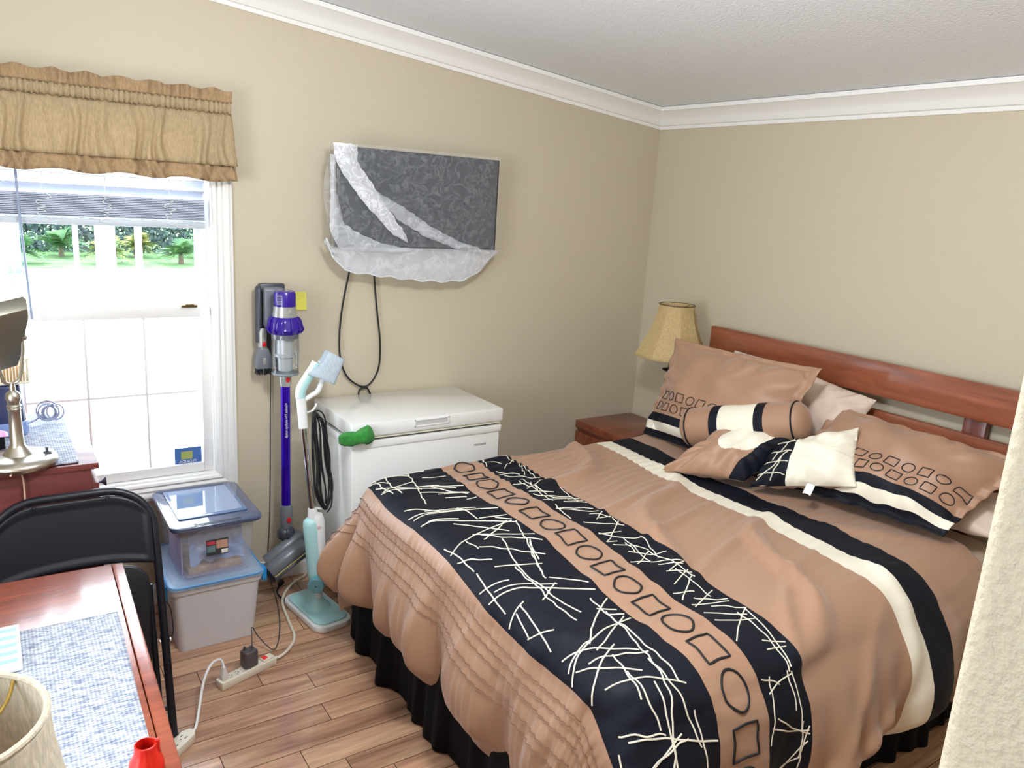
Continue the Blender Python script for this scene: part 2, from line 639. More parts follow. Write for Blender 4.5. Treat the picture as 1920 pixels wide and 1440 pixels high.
# window sticker, seen from behind
st = MB().box((-2.545, .0405, .592), (-2.437, .0420, .664)).obj('window_sticker', mat('sticker_blue', (70, 110, 176), .5), parent=None)
tag(st, 'small blue sticker with yellow panel and mirrored lettering on the window glass', 'sticker')
st.location = (0, 0, 0)
MB().box((-2.520, .0396, .614), (-2.474, .0404, .648)).obj('sticker_panel', mat('sticker_yellow', (168, 178, 96), .5), parent=st)
mirror_mx = Matrix.Translation((-2.494, .0398, .603)) @ Matrix.Rotation(-PI / 2, 4, 'X').inverted() @ Matrix.Diagonal((-1, 1, 1, 1))
text_obj('sticker_lettering', 'FLORIDA', .017, mirror_mx, M_white_pl, st)

# exterior ---------------------------------------------------------
M_conc = mat('pale_concrete', (245, 243, 238), .8, bump=(20, .2, .01))
M_grass = mat('lawn_green', (62, 104, 56), .9, var=((96, 128, 72), 3.0))
struct(MB().box((-30, .14, -.40), (30, 17.0, -.35)).obj('driveway', M_conc))
tag(MB().box((-30, 17.0, -.40), (30, 40, -.34)).obj('lawn', M_grass), 'mown green lawn beyond the pale driveway', 'lawn', kind='structure')

# porch posts just outside
M_post = mat('post_white', (248, 248, 246), .5)
pp = [(-2.647, .028, 'slim white porch post left of the wide one, seen through the window'),
      (-2.471, .11, 'wide white porch post seen through the middle of the window'),
      (-2.275, .040, 'slim white porch post right of the wide one, seen through the window'),
      (-3.05, .05, 'white porch post at the left edge of the window view'),
      (-1.80, .16, 'wide white porch post at the right edge of the window view')]
for x, w, lb in pp:
    b = MB(); b.box((x - w / 2, 2.5, -.35), (x + w / 2, 2.5 + w, 2.6))
    p_ = b.obj('porch_post', M_post, bevel=.003, loc=(x, 2.5, -.35)); tag(p_, lb, 'post', 'white porch posts outside the window')
    MB().box((x - w / 2 - .015, 2.485, -.35), (x + w / 2 + .015, 2.515 + w, -.25)).obj('post_base', M_post, parent=p_, bevel=.003)

# palms and shrubs beyond the lawn
M_leaf = [mat('palm_green', (48, 92, 56), .6, var=((84, 122, 66), 4)), mat('palm_yellow', (134, 132, 62), .6, var=((60, 96, 54), 5)), mat('shrub_dark', (34, 50, 58), .8, var=((60, 84, 70), 6))]


def palm(x, y, h, seed, label, m):
    rr = random.Random(seed)
    t = thing('palm_shrub', label, 'palm', (x, y, -.34), 'palm shrubs beyond the lawn')
    MB().lathe([(0.07, 0), (.06, h * .10), (.04, h * .2), (0, h * .22)], Matrix.Translation((x, y, -.34)), seg=8).obj('trunk', mat('palm_trunk', (96, 84, 70), .9) if 'palm_trunk' not in bpy.data.materials else bpy.data.materials['palm_trunk'], parent=t)
    b = MB()
    for k in range(26):
        a = rr.uniform(0, 2 * PI); el = rr.uniform(-.1, 1.3)
        L = rr.uniform(.7, 1.0) * h * .62
        base = Vector((x, y, -.34 + h * .20))
        d = Vector((math.cos(a) * math.cos(el), math.sin(a) * math.cos(el), math.sin(el)))
        side = d.cross(Vector((0, 0, 1))).normalized()
        prev = None
        for s in range(7):
            u = s / 6
            c = base + d * L * u + Vector((0, 0, -.55 * L * u * u))
            if prev is not None:
                for sg in (-1, 1):
                    for q in range(2):
                        cc = prev.lerp(c, q / 2)
                        ll = (.34 * math.sin(PI * min(1, u + .1)) + .05) * L
                        tip = cc + side * sg * ll * .8 + d * ll * .5 + Vector((0, 0, -.25 * ll))
                        wv = d * .022 * h
                        b.add([cc - wv, cc + wv, tip], [(0, 1, 2)])
            prev = c
    b.obj('fronds', m, parent=t)


for k, (x, y, h, m, lb) in enumerate([
        (-2.5, 18.2, 1.7, 0, 'green palm shrub far outside, seen left of the slim left porch post'),
        (-1.5, 19.9, 1.8, 0, 'green palm shrub with drooping fronds just left of the slim left post outside'),
        (-.60, 18.2, 1.6, 1, 'yellow-green palm shrub seen between the slim left post and the wide post outside'),
        (.25, 19.9, 1.7, 1, 'yellow-green palm shrub seen between the wide post and the slim right post'),
        (1.05, 18.2, 1.7, 0, 'green palm shrub just right of the slim right post outside'),
        (2.0, 19.9, 1.7, 0, 'green palm shrub at the far right of the window view')]):
    palm(x, y, h * .90, 10 + k, lb, M_leaf[m])
b = MB()
rr = random.Random(5)
for k in range(5000):
    x = rr.uniform(-4, 3.4); z = rr.uniform(-.34, .95); y = 21.2 + rr.uniform(0, .5)
    a = rr.uniform(0, PI); s_ = rr.uniform(.04, .10)
    d = Vector((math.cos(a), rr.uniform(-.5, .5), math.sin(a))) * s_; e = Vector((-math.sin(a), rr.uniform(-.5, .5), math.cos(a))) * s_ * .5
    c = Vector((x, y, z)); b.add([c - d, c + e, c + d, c - e], [(0, 1, 2, 3)])
tag(b.obj('hedge', M_leaf[2]), 'dark leafy hedge behind the palm shrubs outside', 'hedge', kind='stuff')
tb = MB().box((-2.95, 16.2, -.345), (-2.50, 16.6, .75)).obj('utility_box', mat('teal_paint', (96, 196, 196), .5), bevel=.03)
tag(tb, 'turquoise box standing on the lawn at the left of the window view', 'box')

# ------------------------------------------------------------------ blinds
M_slat = mat('blind_slat', (206, 214, 230), .4)
bl = thing('window_blind', 'white horizontal blind half raised behind the tan valance', 'blind', (-2.87, -.0, 1.58))
bx0, bx1, by = -3.305, -2.405, -.0
yb_ = .022
MB().box((bx0, -.002, 1.93), (bx1, .048, 1.985)).obj('head_rail', M_slat, parent=bl, bevel=.002)


def slat(z, tilt, name='slat'):
    n = 5
    b = MB()
    vs = []
    for x in (bx0, bx1):
        for i in range(n):
            u = -0.5 + i / (n - 1)
            cv = .004 * (1 - 4 * u * u)
            yy = u * .048; zz = cv
            vs.append((x, yb_ + yy * math.cos(tilt) - zz * math.sin(tilt), z + yy * math.sin(tilt) + zz * math.cos(tilt)))
    for x in (bx0, bx1):
        for i in range(n):
            u = -0.5 + i / (n - 1)
            cv = .004 * (1 - 4 * u * u) - .0025
            yy = u * .048; zz = cv
            vs.append((x, yb_ + yy * math.cos(tilt) - zz * math.sin(tilt), z + yy * math.sin(tilt) + zz * math.cos(tilt)))
    fs = []
    for i in range(n - 1):
        fs += [(i, i + 1, n + i + 1, n + i), (2 * n + i, 3 * n + i, 3 * n + i + 1, 2 * n + i + 1)]
    fs += [(0, n, 3 * n, 2 * n), (n - 1, 3 * n - 1, 4 * n - 1, 2 * n - 1)]
    b.add(vs, fs)
    return b.obj(name, M_slat, parent=bl, smooth=True)


for z in (1.90, 1.862, 1.824, 1.786, 1.748, 1.710):
    slat(z, -.55)
for k in range(13):
    slat(1.610 + k * .0062, random.uniform(-.03, .03) + .03)
MB().box((bx0, -.004, 1.578), (bx1, .048, 1.600)).obj('bottom_rail', mat('rail_grey', (196, 206, 216), .4), parent=bl, bevel=.003)
M_cordw = mat('ladder_cord', (238, 240, 244), .7)
for x in (-3.17, -2.955, -2.755, -2.535):
    b = MB()
    b.tube([(x, -.006, 1.93), (x, -.006, 1.70)], .0013, 5)
    pts = []
    rr = random.Random(int(x * -1000))
    for i in range(16):
        pts.append((x + rr.uniform(-.024, .024), -.008 - rr.uniform(0, .006), 1.70 - i * .0075))
    b.tube(cr(pts, 4), .0013, 5)
    b.obj('ladder_cord', M_cordw, parent=bl)
wand = MB().tube([(-3.035, -.02, 1.93), (-3.030, -.022, 1.6), (-3.018, -.024, 1.24)], .0045, 6).obj('tilt_wand', mat('wand_grey', (150, 164, 190), .3), parent=bl)

# ------------------------------------------------------------------ valance
def fabric_translucent(name, rgb, amt=.35, weave=900):
    m = mat(name, rgb, .85, bump=(weave, .4, .001), var=(tuple(int(c * .86) for c in rgb), 220), stretch=(1, 1, .25))
    nt = m.node_tree
    p = nt.nodes['Principled BSDF']; out = nt.nodes['Material Output']
    t = nt.nodes.new('ShaderNodeBsdfTranslucent'); t.inputs['Color'].default_value = lin(rgb) + (1,)
    mx = nt.nodes.new('ShaderNodeMixShader'); mx.inputs[0].default_value = amt
    nt.links.new(p.outputs[0], mx.inputs[1]); nt.links.new(t.outputs[0], mx.inputs[2]); nt.links.new(mx.outputs[0], out.inputs['Surface'])
    return m


M_val = fabric_translucent('valance_linen', (206, 184, 146), .30)
M_val2 = fabric_translucent('valance_hem', (186, 156, 118), .15)
vx0, vx1 = -3.52, -2.317
va = thing('valance', 'gathered tan linen valance with darker hem above the window', 'valance', (-2.92, -.07, 1.78))


def vfold(x, k=1.0):
    f = .5 * math.sin(x * 95 + 1.8 * math.sin(x * 17)) + .32 * math.sin(x * 171 + 2 * math.sin(x * 29)) + .28 * math.sin(x * 41 + 1)
    return math.copysign(abs(f) ** .7, f)


def vbody(z0, z1, nz, amp0, amp1, yoff=0.0, hemw=0.0):
    def fn(i, j):
        # i along x, j top->bottom
        x = vx0 + (vx1 + .022 * j * (1 if z1 < 1.9 else 0) - vx0) * i
        z = z0 + (z1 - z0) * j
        amp = amp0 + (amp1 - amp0) * j
        y = -.075 - amp * vfold(x + .01 * math.sin(j * 5 + x * 30)) - yoff - .012 * j
        zz = z + hemw * j * math.sin(x * 30 + 1) * .006
        # right end returns to the wall
        return (x, min(y, -.012), zz)
    return fn


b = MB(); b.grid(560, 14, vbody(2.018, 1.825, 14, .005, .017)); b.obj('valance_panel', M_val, parent=va, smooth=True, solid=.0015, angle=180)
b = MB(); b.grid(560, 5, vbody(1.825, 1.768, 5, .018, .021, 0, 1.0)); b.obj('valance_hem', M_val2, parent=va, smooth=True, solid=.003, angle=180)


def pocket(i, j):
    x = vx0 + (vx1 - .004 - vx0) * i
    a = PI * (j - .5)
    rr_ = .017 + .0025 * math.sin(x * 330 + 2 * math.sin(x * 40)) + .001 * math.sin(x * 700)
    return (x, -.078 - rr_ * math.cos(a), 2.036 - 1.15 * rr_ * math.sin(a))


b = MB(); b.grid(700, 9, pocket); b.obj('rod_pocket', M_val, parent=va, smooth=True, solid=.0015, angle=180)


def ruffle(i, j):
    x = vx0 + (vx1 + .004 - vx0) * i
    z = 2.055 + .046 * j + (.005 * math.sin(x * 60)) * j
    amp = .004 + .012 * j
    y = -.078 - amp * (.6 * math.sin(x * 150 + 3 * math.sin(x * 20)) + .4 * math.sin(x * 71)) - .006 * j
    return (x, y, z)


b = MB(); b.grid(620, 6, ruffle); b.obj('ruffle', M_val2, parent=va, smooth=True, solid=.0015, angle=180)
# returns at right end
b = MB(); b.grid(6, 12, lambda i, j: (vx1 + .018 * j + .003 * math.sin(j * 6) - .002 * i, -.085 + .083 * i - .012 * j * (1 - i), 2.018 - .25 * j)); b.obj('valance_return', M_val, parent=va, smooth=True, solid=.0015)
b = MB().tube([(vx0, -.078, 2.036), (vx1 - .004, -.078, 2.036), (vx1 - .004, -.004, 2.036)], .006, 8); b.obj('curtain_rod', M_white_pl, parent=va)

# ------------------------------------------------------------------ bed
BX0, BX1, BY0, BY1 = -2.03, -.06, -2.17, -.58   # mattress plan
bed = thing('bed', 'queen bed with reddish cherry wood slatted headboard against the wall', 'bed', (-1.05, -1.34, 0))
# headboard
def curvedboard(y0, y1, z0, z1, x0, x1, bow=0.0):
    n = 17
    vs = []
    for i in range(n):
        u = i / (n - 1); y = y0 + (y1 - y0) * u
        zt = z1
        for (x, z) in ((x0, z0), (x1, z0), (x1, zt), (x0, zt)):
            vs.append((x, y, z))
    fs = []
    for i in range(n - 1):
        for k in range(4):
            l = (k + 1) % 4
            fs.append((i * 4 + k, i * 4 + l, i * 4 + 4 + l, i * 4 + 4 + k))
    fs += [(0, 1, 2, 3), (4 * n - 1, 4 * n - 2, 4 * n - 3, 4 * n - 4)]
    return MB().add(vs, fs)


curvedboard(-2.205, -.600, 1.060, 1.203, -.082, -.052).obj('headboard_panel', M_cherry, parent=bed, bevel=.003)
curvedboard(-2.205, -.600, .80, 1.000, -.082, -.054).obj('headboard_rail', M_cherry, parent=bed, bevel=.003)
for y in (-.715, -.80):
    pass
for ya in (-1.965, -.845):
    MB().box((-.052, ya, .0), (-.022, ya + .085, 1.17)).obj('headboard_post', M_dark_cherry, parent=bed, bevel=.003)
for y in (BY0 + .03, BY1 - .06):
    MB().box((BX0 + .05, y, .20), (-.052, y + .03, .30)).obj('side_rail', M_dark_cherry, parent=bed, bevel=.003)
MB().box((BX0 + .03, BY0 + .03, .20), (BX0 + .06, BY1 - .03, .30)).obj('foot_rail', M_dark_cherry, parent=bed, bevel=.003)
for x in (BX0 + .08, -.20):
    for y in (BY0 + .1, BY1 - .1):
        MB().lathe([(.0, 0), (.022, 0), (.03, .2), (0, .2)], Matrix.Translation((x, y, 0)), seg=12).obj('leg', M_dark_cherry, parent=bed)
MB().box((BX0 + .03, BY0 + .03, .30), (BX1 - .03, BY1 - .03, .42)).obj('box_spring', M_linen, parent=bed, bevel=.02)
MB().box((BX0 + .03, BY0 + .03, .42), (BX1 - .03, BY1 - .03, .628)).obj('mattress', M_linen, parent=bed, bevel=.04, bseg=4)

# bed skirt: pleated black ruffle round three sides
def perim(t, inset=0.0, R=.07):
    """rounded U path: left side -> foot -> right side; returns point, outward normal"""
    x0, y0, y1 = BX0 + inset, BY0 + inset, BY1 - inset
    Ls = (-.15 - (x0 + R)); La = PI / 2 * R; Lf = (y1 - y0 - 2 * R)
    tot = 2 * Ls + 2 * La + Lf
    s = t * tot
    if s < Ls: return (-.15 - s, y1), (0, 1), s
    s -= Ls
    if s < La:
        a = s / R; return (x0 + R - R * math.sin(a), y1 - R + R * math.cos(a)), (-math.sin(a), math.cos(a)), s
    s -= La
    if s < Lf: return (x0, y1 - R - s), (-1, 0), s
    s -= Lf
    if s < La:
        a = s / R; return (x0 + R - R * math.cos(a), y0 + R - R * math.sin(a)), (-math.cos(a), -math.sin(a)), s
    s -= La
    return (x0 + R + s, y0), (0, -1), s


def skirt(i, j):
    (x, y), (nx, ny), _ = perim(i, .015)
    w = i * 5.3
    f = .020 * math.sin(w * 17 + 2 * math.sin(w * 3.1)) + .014 * math.sin(w * 31 + 1) + .008 * math.sin(w * 61 + 3 * math.sin(w * 5))
    f = max(f, -.012)
    z = .40 - .394 * j
    k = .25 + .75 * j
    o_ = .004 + f * k + .012 * j
    return (x + nx * o_, y + ny * o_, z + (.005 * math.sin(w * 20)) * j * (1 if j < .999 else 0))


b = MB(); b.grid(900, 12, skirt)
tag(b.obj('bed_skirt', M_blackfab, smooth=True, solid=.002, angle=180, loc=(-2.0, -1.34, 0.0)), 'pleated black bed skirt hanging to the floor under the comforter', 'bed skirt')

# ------------------------------------------------------------------ comforter surface
RC = .16; RB = .095
IX = BX0 + RC; IY0 = BY0 + RC; IY1 = BY1 - RC
ZT = .680


def ssn(x, a, b_):
    t = np.clip((x - a) / (b_ - a), 0, 1)
    return t * t * (3 - 2 * t)


def csurf(a, b_):
    """cloth coords (a toward foot, b toward the right side) -> world xyz arrays"""
    a = np.asarray(a, float); b_ = np.asarray(b_, float)
    X = -(a + .060 * (b_ - .6)); Y = -b_
    # slow waviness of the cloth
    X = X + .012 * np.sin(b_ * 7 + 1.0 + 2 * a) * ssn(b_, .6, .9)
    Y = Y + .008 * np.sin(a * 6 + 2)
    cx = np.maximum(X, IX); cy = np.clip(Y, IY0, IY1)
    dx = X - cx; dy = Y - cy
    s = np.sqrt(dx * dx + dy * dy)
    nx = np.where(s > 1e-6, dx / np.maximum(s, 1e-6), 0); ny = np.where(s > 1e-6, dy / np.maximum(s, 1e-6), 0)
    s0 = RC - RB
    t = s - s0
    arc = RB * PI / 2
    th = np.clip(t / RB, 0, PI / 2)
    out = np.where(t < 0, s, s0 + RB * np.sin(th))
    dz = np.where(t < 0, 0, -RB * (1 - np.cos(th)))
    h = np.maximum(t - arc, 0)           # hanging length
    theta = np.arccos(np.clip(ny, -1, 1))  # 0 left normal .. pi right normal
    theta = np.where(s > 1e-6, theta, PI / 2)
    corner = np.sin(2 * theta) ** 2 * (s > 1e-6)
    leftc = corner * (theta < PI / 2)
    u = -cx - cy + .42 * theta
    g = ssn(h, -.02, .32)
    # folds
    F = .55 * np.sin(11.0 * u + 1.6 * np.sin(3.1 * u)) + .30 * np.sin(23 * u + 1.1) + .22 * np.sin(41 * u + 2 * np.sin(7 * u))
    F = np.sign(F) * np.abs(F) ** .8
    # deep folds gathered at the left foot corner
    G = np.sin(27 * u + 1.5 * np.sin(6 * u)) * np.exp(-((u - 2.95) / .38) ** 2)
    foot = (np.abs(nx) > .7)
    amp = .037 + .022 * leftc
    o2 = g * (amp * F + .042 * G + .026) + .034 * leftc * g
    for (u0, am, wd_) in ((2.70, .060, .045), (2.88, .065, .050), (3.08, .060, .040), (3.26, .050, .050), (3.50, .040, .045), (3.80, .060, .055), (4.16, .026, .09), (4.52, .034, .08)):
        o2 = o2 + .36 * am * g * np.exp(-((u - u0 - .10 * h) / wd_) ** 2)
        o2 = o2 - .5 * am * g * np.exp(-((u - u0 - .10 * h - 1.6 * wd_) / (wd_ * .8)) ** 2)
    # bulge of puffy filling
    o2 = o2 + .035 * np.sin(np.clip(h / .40, 0, 1) * PI)
    out = out + o2 + .07 * ssn(t, .0, .25) * (ny < -.3) * ssn(-ny, .3, .9)
    # the hem turns in
    out = out - .05 * ssn(h, .30, .42)
    z = ZT + dz - h * (1 - .06 * corner) + .02 * g * F
    # top wrinkles ------------------------------------------------
    top = 1 - ssn(t, .02, .14)
    q = a * 1.0
    w1 = np.sin(2 * PI * (b_ + .05 * np.sin(3 * a) + .02 * np.sin(9 * a)) / .046 + 2.0 * np.sin(5 * a + 3 * b_))
    m1 = (.5 + .5 * np.sin(4.1 * a + 2.3 * b_ + 1)) * (1 - .72 * ssn(b_, .8, 1.3))
    dzw = .0042 * w1 * m1
    # larger ridges fanning from the cream stripe
    ph = (b_ * 11 + 5.5 * np.sin(2.2 * a + 1.0) + 1.2 * np.sin(b_ * 5 + 6 * a))
    rid = np.maximum(0, np.sin(ph)) ** 5
    mid = np.exp(-((a - 1.08) / .34) ** 2)
    dzw = dzw + .034 * rid * mid
    ph4 = b_ * 19 - a * 13 + 3 * np.sin(2.7 * b_ + 2 * a)
    dzw = dzw + .016 * np.maximum(0, np.sin(ph4)) ** 6 * np.exp(-((a - 1.15) / .28) ** 2) * ssn(b_, .9, 1.4)
    ph2 = (a * 17 + b_ * 9 + 2.5 * np.sin(3 * b_ + 1))
    dzw = dzw + .011 * np.maximum(0, np.sin(ph2)) ** 2 * np.exp(-((a - .55) / .25) ** 2)
    # ripple across navy/tan bands
    ph3 = b_ * 26 + 9 * a + 2 * np.sin(4 * a + 2 * b_)
    dzw = dzw + .009 * np.maximum(0, np.sin(ph3)) ** 2 * ssn(a, 1.2, 1.5)
    # broad puffiness
    dzw = dzw + .012 * np.sin(2.3 * a + 1.0) * np.sin(3.5 * b_ + .4)
    # gathers below the pintucks, on the hanging part
    tuck = ssn(a, 1.98, 2.03) * (1 - ssn(a, 2.26, 2.36))
    gath = .0024 * np.sin(2 * PI * b_ / .030 + 3 * np.sin(9 * b_)) * tuck
    # small tuck ridges
    side = (1 - top)
    z = z + dzw * (.35 + .65 * top) * (1 - .0 * side)
    out = out + (gath + .7 * dzw) * side
    z = z + gath * top
    # sag towards head end under the pillows
    z = np.maximum(z, .02 + .01 * F)
    Xw = cx + nx * out; Yw = cy + ny * out
    return Xw, Yw, z


A_LIST = [(.28, .612, M_tan), (.612, .742, M_navy), (.742, .830, M_cream), (.830, 1.315, M_tan), (1.315, 1.480, M_navy), (1.480, 1.655, M_tan), (1.655, 1.985, M_navy), (1.985, 2.43, M_tan)]
A_, MI = [], []
cmats = [M_tan, M_navy, M_cream]
for (a0, a1, m) in A_LIST:
    n = max(3, int(round((a1 - a0) / .0085)))
    for i in range(n):
        A_.append(a0 + (a1 - a0) * i / n); MI.append(cmats.index(m))
A_.append(A_LIST[-1][1])
A_ = np.array(A_)
B_ = np.linspace(.20, 2.60, 310)
AA, BB = np.meshgrid(A_, B_, indexing='ij')
Xc, Yc, Zc = csurf(AA, BB)
na, nb = AA.shape
V = np.stack([Xc.ravel(), Yc.ravel(), Zc.ravel()], 1)
idx = np.arange(na * nb).reshape(na, nb)
F_ = np.stack([idx[:-1, :-1].ravel(), idx[1:, :-1].ravel(), idx[1:, 1:].ravel(), idx[:-1, 1:].ravel()], 1)
me = bpy.data.meshes.new('comforter')
me.from_pydata(V.tolist(), [], F_.tolist())
for m in cmats: me.materials.append(m)
me.polygons.foreach_set('material_index', np.repeat(np.array(MI), nb - 1))
me.polygons.foreach_set('use_smooth', [True] * len(me.polygons))
comf = bpy.data.objects.new('comforter', me); col.objects.link(comf)
md = comf.modifiers.new('thick', 'SOLIDIFY'); md.thickness = .008; md.offset = -1
tag(comf, 'tan and navy comforter with cream stripe spread over the bed', 'comforter')


def on_cloth(ab, off=.0):
    a = np.array([p[0] for p in ab]); b2 = np.array([p[1] for p in ab])
    e = .003
    x, y, z = csurf(a, b2); x1, y1, z1 = csurf(a + e, b2); x2, y2, z2 = csurf(a, b2 + e)
    P = np.stack([x, y, z], 1); U = np.stack([x1, y1, z1], 1) - P; Vv = np.stack([x2, y2, z2], 1) - P
    N = np.cross(U, Vv); N /= np.maximum(np.linalg.norm(N, axis=1, keepdims=True), 1e-9)
    return [Vector(p) for p in (P + N * off)], [Vector(n_) for n_ in N]


def cord(b, ab, w, hgt=.35, step=.010, wav=0.0, closed=False, off=.0015):
    """ribbon-like cord following the cloth"""
    pts = []
    n = len(ab)
    for i in range(n if closed else n - 1):
        p, q = ab[i], ab[(i + 1) % n]
        L = math.hypot(q[0] - p[0], q[1] - p[1]); k = max(1, int(L / step))
        for s_ in range(k):
            pts.append((p[0] + (q[0] - p[0]) * s_ / k, p[1] + (q[1] - p[1]) * s_ / k))
    if not closed: pts.append(ab[-1])
    if wav:
        pts = [(p[0] + wav * math.sin(i * 1.1), p[1] + wav * math.cos(i * .9)) for i, p in enumerate(pts)]
    P, N = on_cloth(pts, off)
    m = len(P)
    vs = []
    for i in range(m):
        if closed: t = P[(i + 1) % m] - P[i - 1]
        else: t = P[min(i + 1, m - 1)] - P[max(i - 1, 0)]
        t.normalize(); s_ = t.cross(N[i]).normalized()
        hh = w * hgt
        vs += [P[i] - s_ * w / 2, P[i] - s_ * w * .28 + N[i] * hh, P[i] + s_ * w * .28 + N[i] * hh, P[i] + s_ * w / 2]
    fs = []
    for i in range(m if closed else m - 1):
        j = (i + 1) % m
        for k in range(3):
            fs.append((i * 4 + k, i * 4 + k + 1, j * 4 + k + 1, j * 4 + k))
    b.add(vs, fs)


# white stitched lines on the navy bands
rr = random.Random(21)
b = MB()


def clipline(a, b0, ang, L, lo, hi, curve):
    pts = []
    n = max(6, int(L / .02))
    for i in range(n + 1):
        s_ = (i / n - .5) * L
        x = a + s_ * math.cos(ang) - curve * (s_ * s_) * math.sin(ang); y = b0 + s_ * math.sin(ang) + curve * s_ * s_ * math.cos(ang)
        if lo + .006 < x < hi - .006 and .22 < y < 2.56:
            pts.append((x, y))
        elif pts:
            break
    return pts


# wide band: repeated strokes
def strokes(lo, hi, n, seed, lens, w, wavp):
    rr = random.Random(seed)
    for k in range(n):
        b0 = .22 + 2.24 * (k + rr.random()) / n
        kind = rr.random()
        if kind < .50: ang = rr.uniform(-.75, -.15) + PI
        elif kind < .80: ang = rr.uniform(1.2, 1.75)
        else: ang = rr.uniform(.1, .7)
        L = rr.uniform(*lens)
        pts = clipline(rr.uniform(lo, hi), b0, ang, L, lo, hi, rr.uniform(-.8, .8))
        if len(pts) >= 4:
            cord(b, pts, w, wav=(.0022 if rr.random() < wavp else .0005))


strokes(1.655, 1.985, 70, 31, (.07, .22), .0046, .3)
strokes(1.655, 1.985, 26, 41, (.30, .60), .0048, .5)
strokes(1.315, 1.480, 90, 32, (.07, .26), .0040, .5)
o = b.obj('line_embroidery', M_whitecord, parent=comf, smooth=True); tag(o, kind='stuff')
# black outlined shapes on the tan band
k = 0
bc = .26
while bc < 2.56:
    ac = 1.5675; b = MB()
    if k % 2 == 0:
        R_ = .042
        ab = [(ac + R_ * math.cos(t_ * PI / 12), bc + R_ * 1.05 * math.sin(t_ * PI / 12)) for t_ in range(24)]
    else:
        h_ = .039
        ab = [(ac - h_, bc - h_), (ac + h_, bc - h_ + .002), (ac + h_, bc + h_), (ac - h_, bc + h_ - .002)]
    cord(b, ab, .0074, closed=True, wav=.0016)
    b.obj('embroidered_circle' if k % 2 == 0 else 'embroidered_square', M_blacktape, parent=comf, smooth=True)
    k += 1; bc += .108
# pintuck seams near the foot hem
for a_ in (2.032, 2.062, 2.092, 2.140, 2.170):
    b = MB(); cord(b, [(a_, .22), (a_, 2.56)], .0022, hgt=.8, step=.004, off=.0030)
    b.obj('pintuck', M_tuck, parent=comf, smooth=True)

# =================================================================== PILLOWS
def psurf(c, thick, flange, seed, sag=.0, pw=2.4):
    """c: 4 corners BL,BR,TR,TL (world). returns fn(u,v,side,off)->Vector ; u,v in [-1,1]"""
    BL, BR, TR, TL = [Vector(p) for p in c]
    nrm = ((BR - BL).cross(TL - BL)).normalized()
    rs = random.Random(seed); o1, o2, o3 = [rs.uniform(0, 6) for _ in range(3)]

    def fn(u, v, side=1, off=0.0):
        # pull the sides in between the corners
        k = .045
        uu = u * (1 - k * (1 - v * v)); vv = v * (1 - k * (1 - u * u))
        p = (BL * (1 - uu) * (1 - vv) + BR * (1 + uu) * (1 - vv) + TR * (1 + uu) * (1 + vv) + TL * (1 - uu) * (1 + vv)) / 4
        fu = min(1, (1 - abs(u)) / 1.0 + 0) ; fv = min(1, (1 - abs(v)))
        e = 1 - flange
        a_ = max(0, 1 - (abs(u) / e) ** pw); b_ = max(0, 1 - (abs(v) / e) ** pw)
        h = thick * .5 * (a_ * b_) ** .55
        wr = .010 * math.sin(9 * u + 4 * v + o1) * math.sin(5 * v - 3 * u + o2)
        # creases radiating from the corners / seams
        ed = max(abs(u), abs(v))
        ang = math.atan2(v, u)
        wr += .017 * math.sin(ang * 17 + o3 + 2 * math.sin(ang * 3 + o1)) * max(0, ed - .45) ** 1.2 * (1 if a_ * b_ > 0 else .25)
        wr *= thick / .16
        fl = .006 * math.sin(ang * 23 + o2) * (1 if (abs(u) > e or abs(v) > e) else 0)
        hh = h + wr * (1 if h > .004 else .0)
        return p + nrm * (side * (hh + off) + fl - sag * (1 - u * u) * 0)
    return fn, nrm


def pillow(name, label, corners, thick, m, flange=.0, seed=1, group=None, bands=None, n=64, cat='pillow', face_m=None, piping=None):
    """bands: function(u,v,side)->material index ; mats list m"""
    fn, nrm = psurf(corners, thick, flange, seed)
    mats = m if isinstance(m, list) else [m]
    b = MB()
    for mm in mats: b.use(mm)
    for side in (1, -1):
        vs = [fn(-1 + 2 * i / n, -1 + 2 * j / n, side, .0012) for i in range(n + 1) for j in range(n + 1)]
        k = len(b.v); b.v += [tuple(v) for v in vs]
        for i in range(n):
            for j in range(n):
                q = (k + i * (n + 1) + j, k + (i + 1) * (n + 1) + j, k + (i + 1) * (n + 1) + j + 1, k + i * (n + 1) + j + 1)
                b.f.append(q if side > 0 else q[::-1])
                u = -1 + 2 * (i + .5) / n; v = -1 + 2 * (j + .5) / n
                b.m.append(bands(u, v, side) if bands else 0)
    # close the rim
    rim = [(i, 0) for i in range(n)] + [(n, j) for j in range(n)] + [(n - i, n) for i in range(n)] + [(0, n - j) for j in range(n)]
    off = (n + 1) * (n + 1)
    for q in range(len(rim)):
        i0, j0 = rim[q]; i1, j1 = rim[(q + 1) % len(rim)]
        a0 = i0 * (n + 1) + j0; a1 = i1 * (n + 1) + j1
        b.f.append((a0, a1, a1 + off, a0 + off))
        u = -1 + 2 * i0 / n; v = -1 + 2 * j0 / n
        b.m.append(bands(u * .99, v * .99, 1) if bands else 0)
    c_ = sum((Vector(p) for p in corners), Vector()) / 4
    o = b.obj(name, smooth=True, angle=180, loc=tuple(c_))
    tag(o, label, cat, group)
    return o, fn


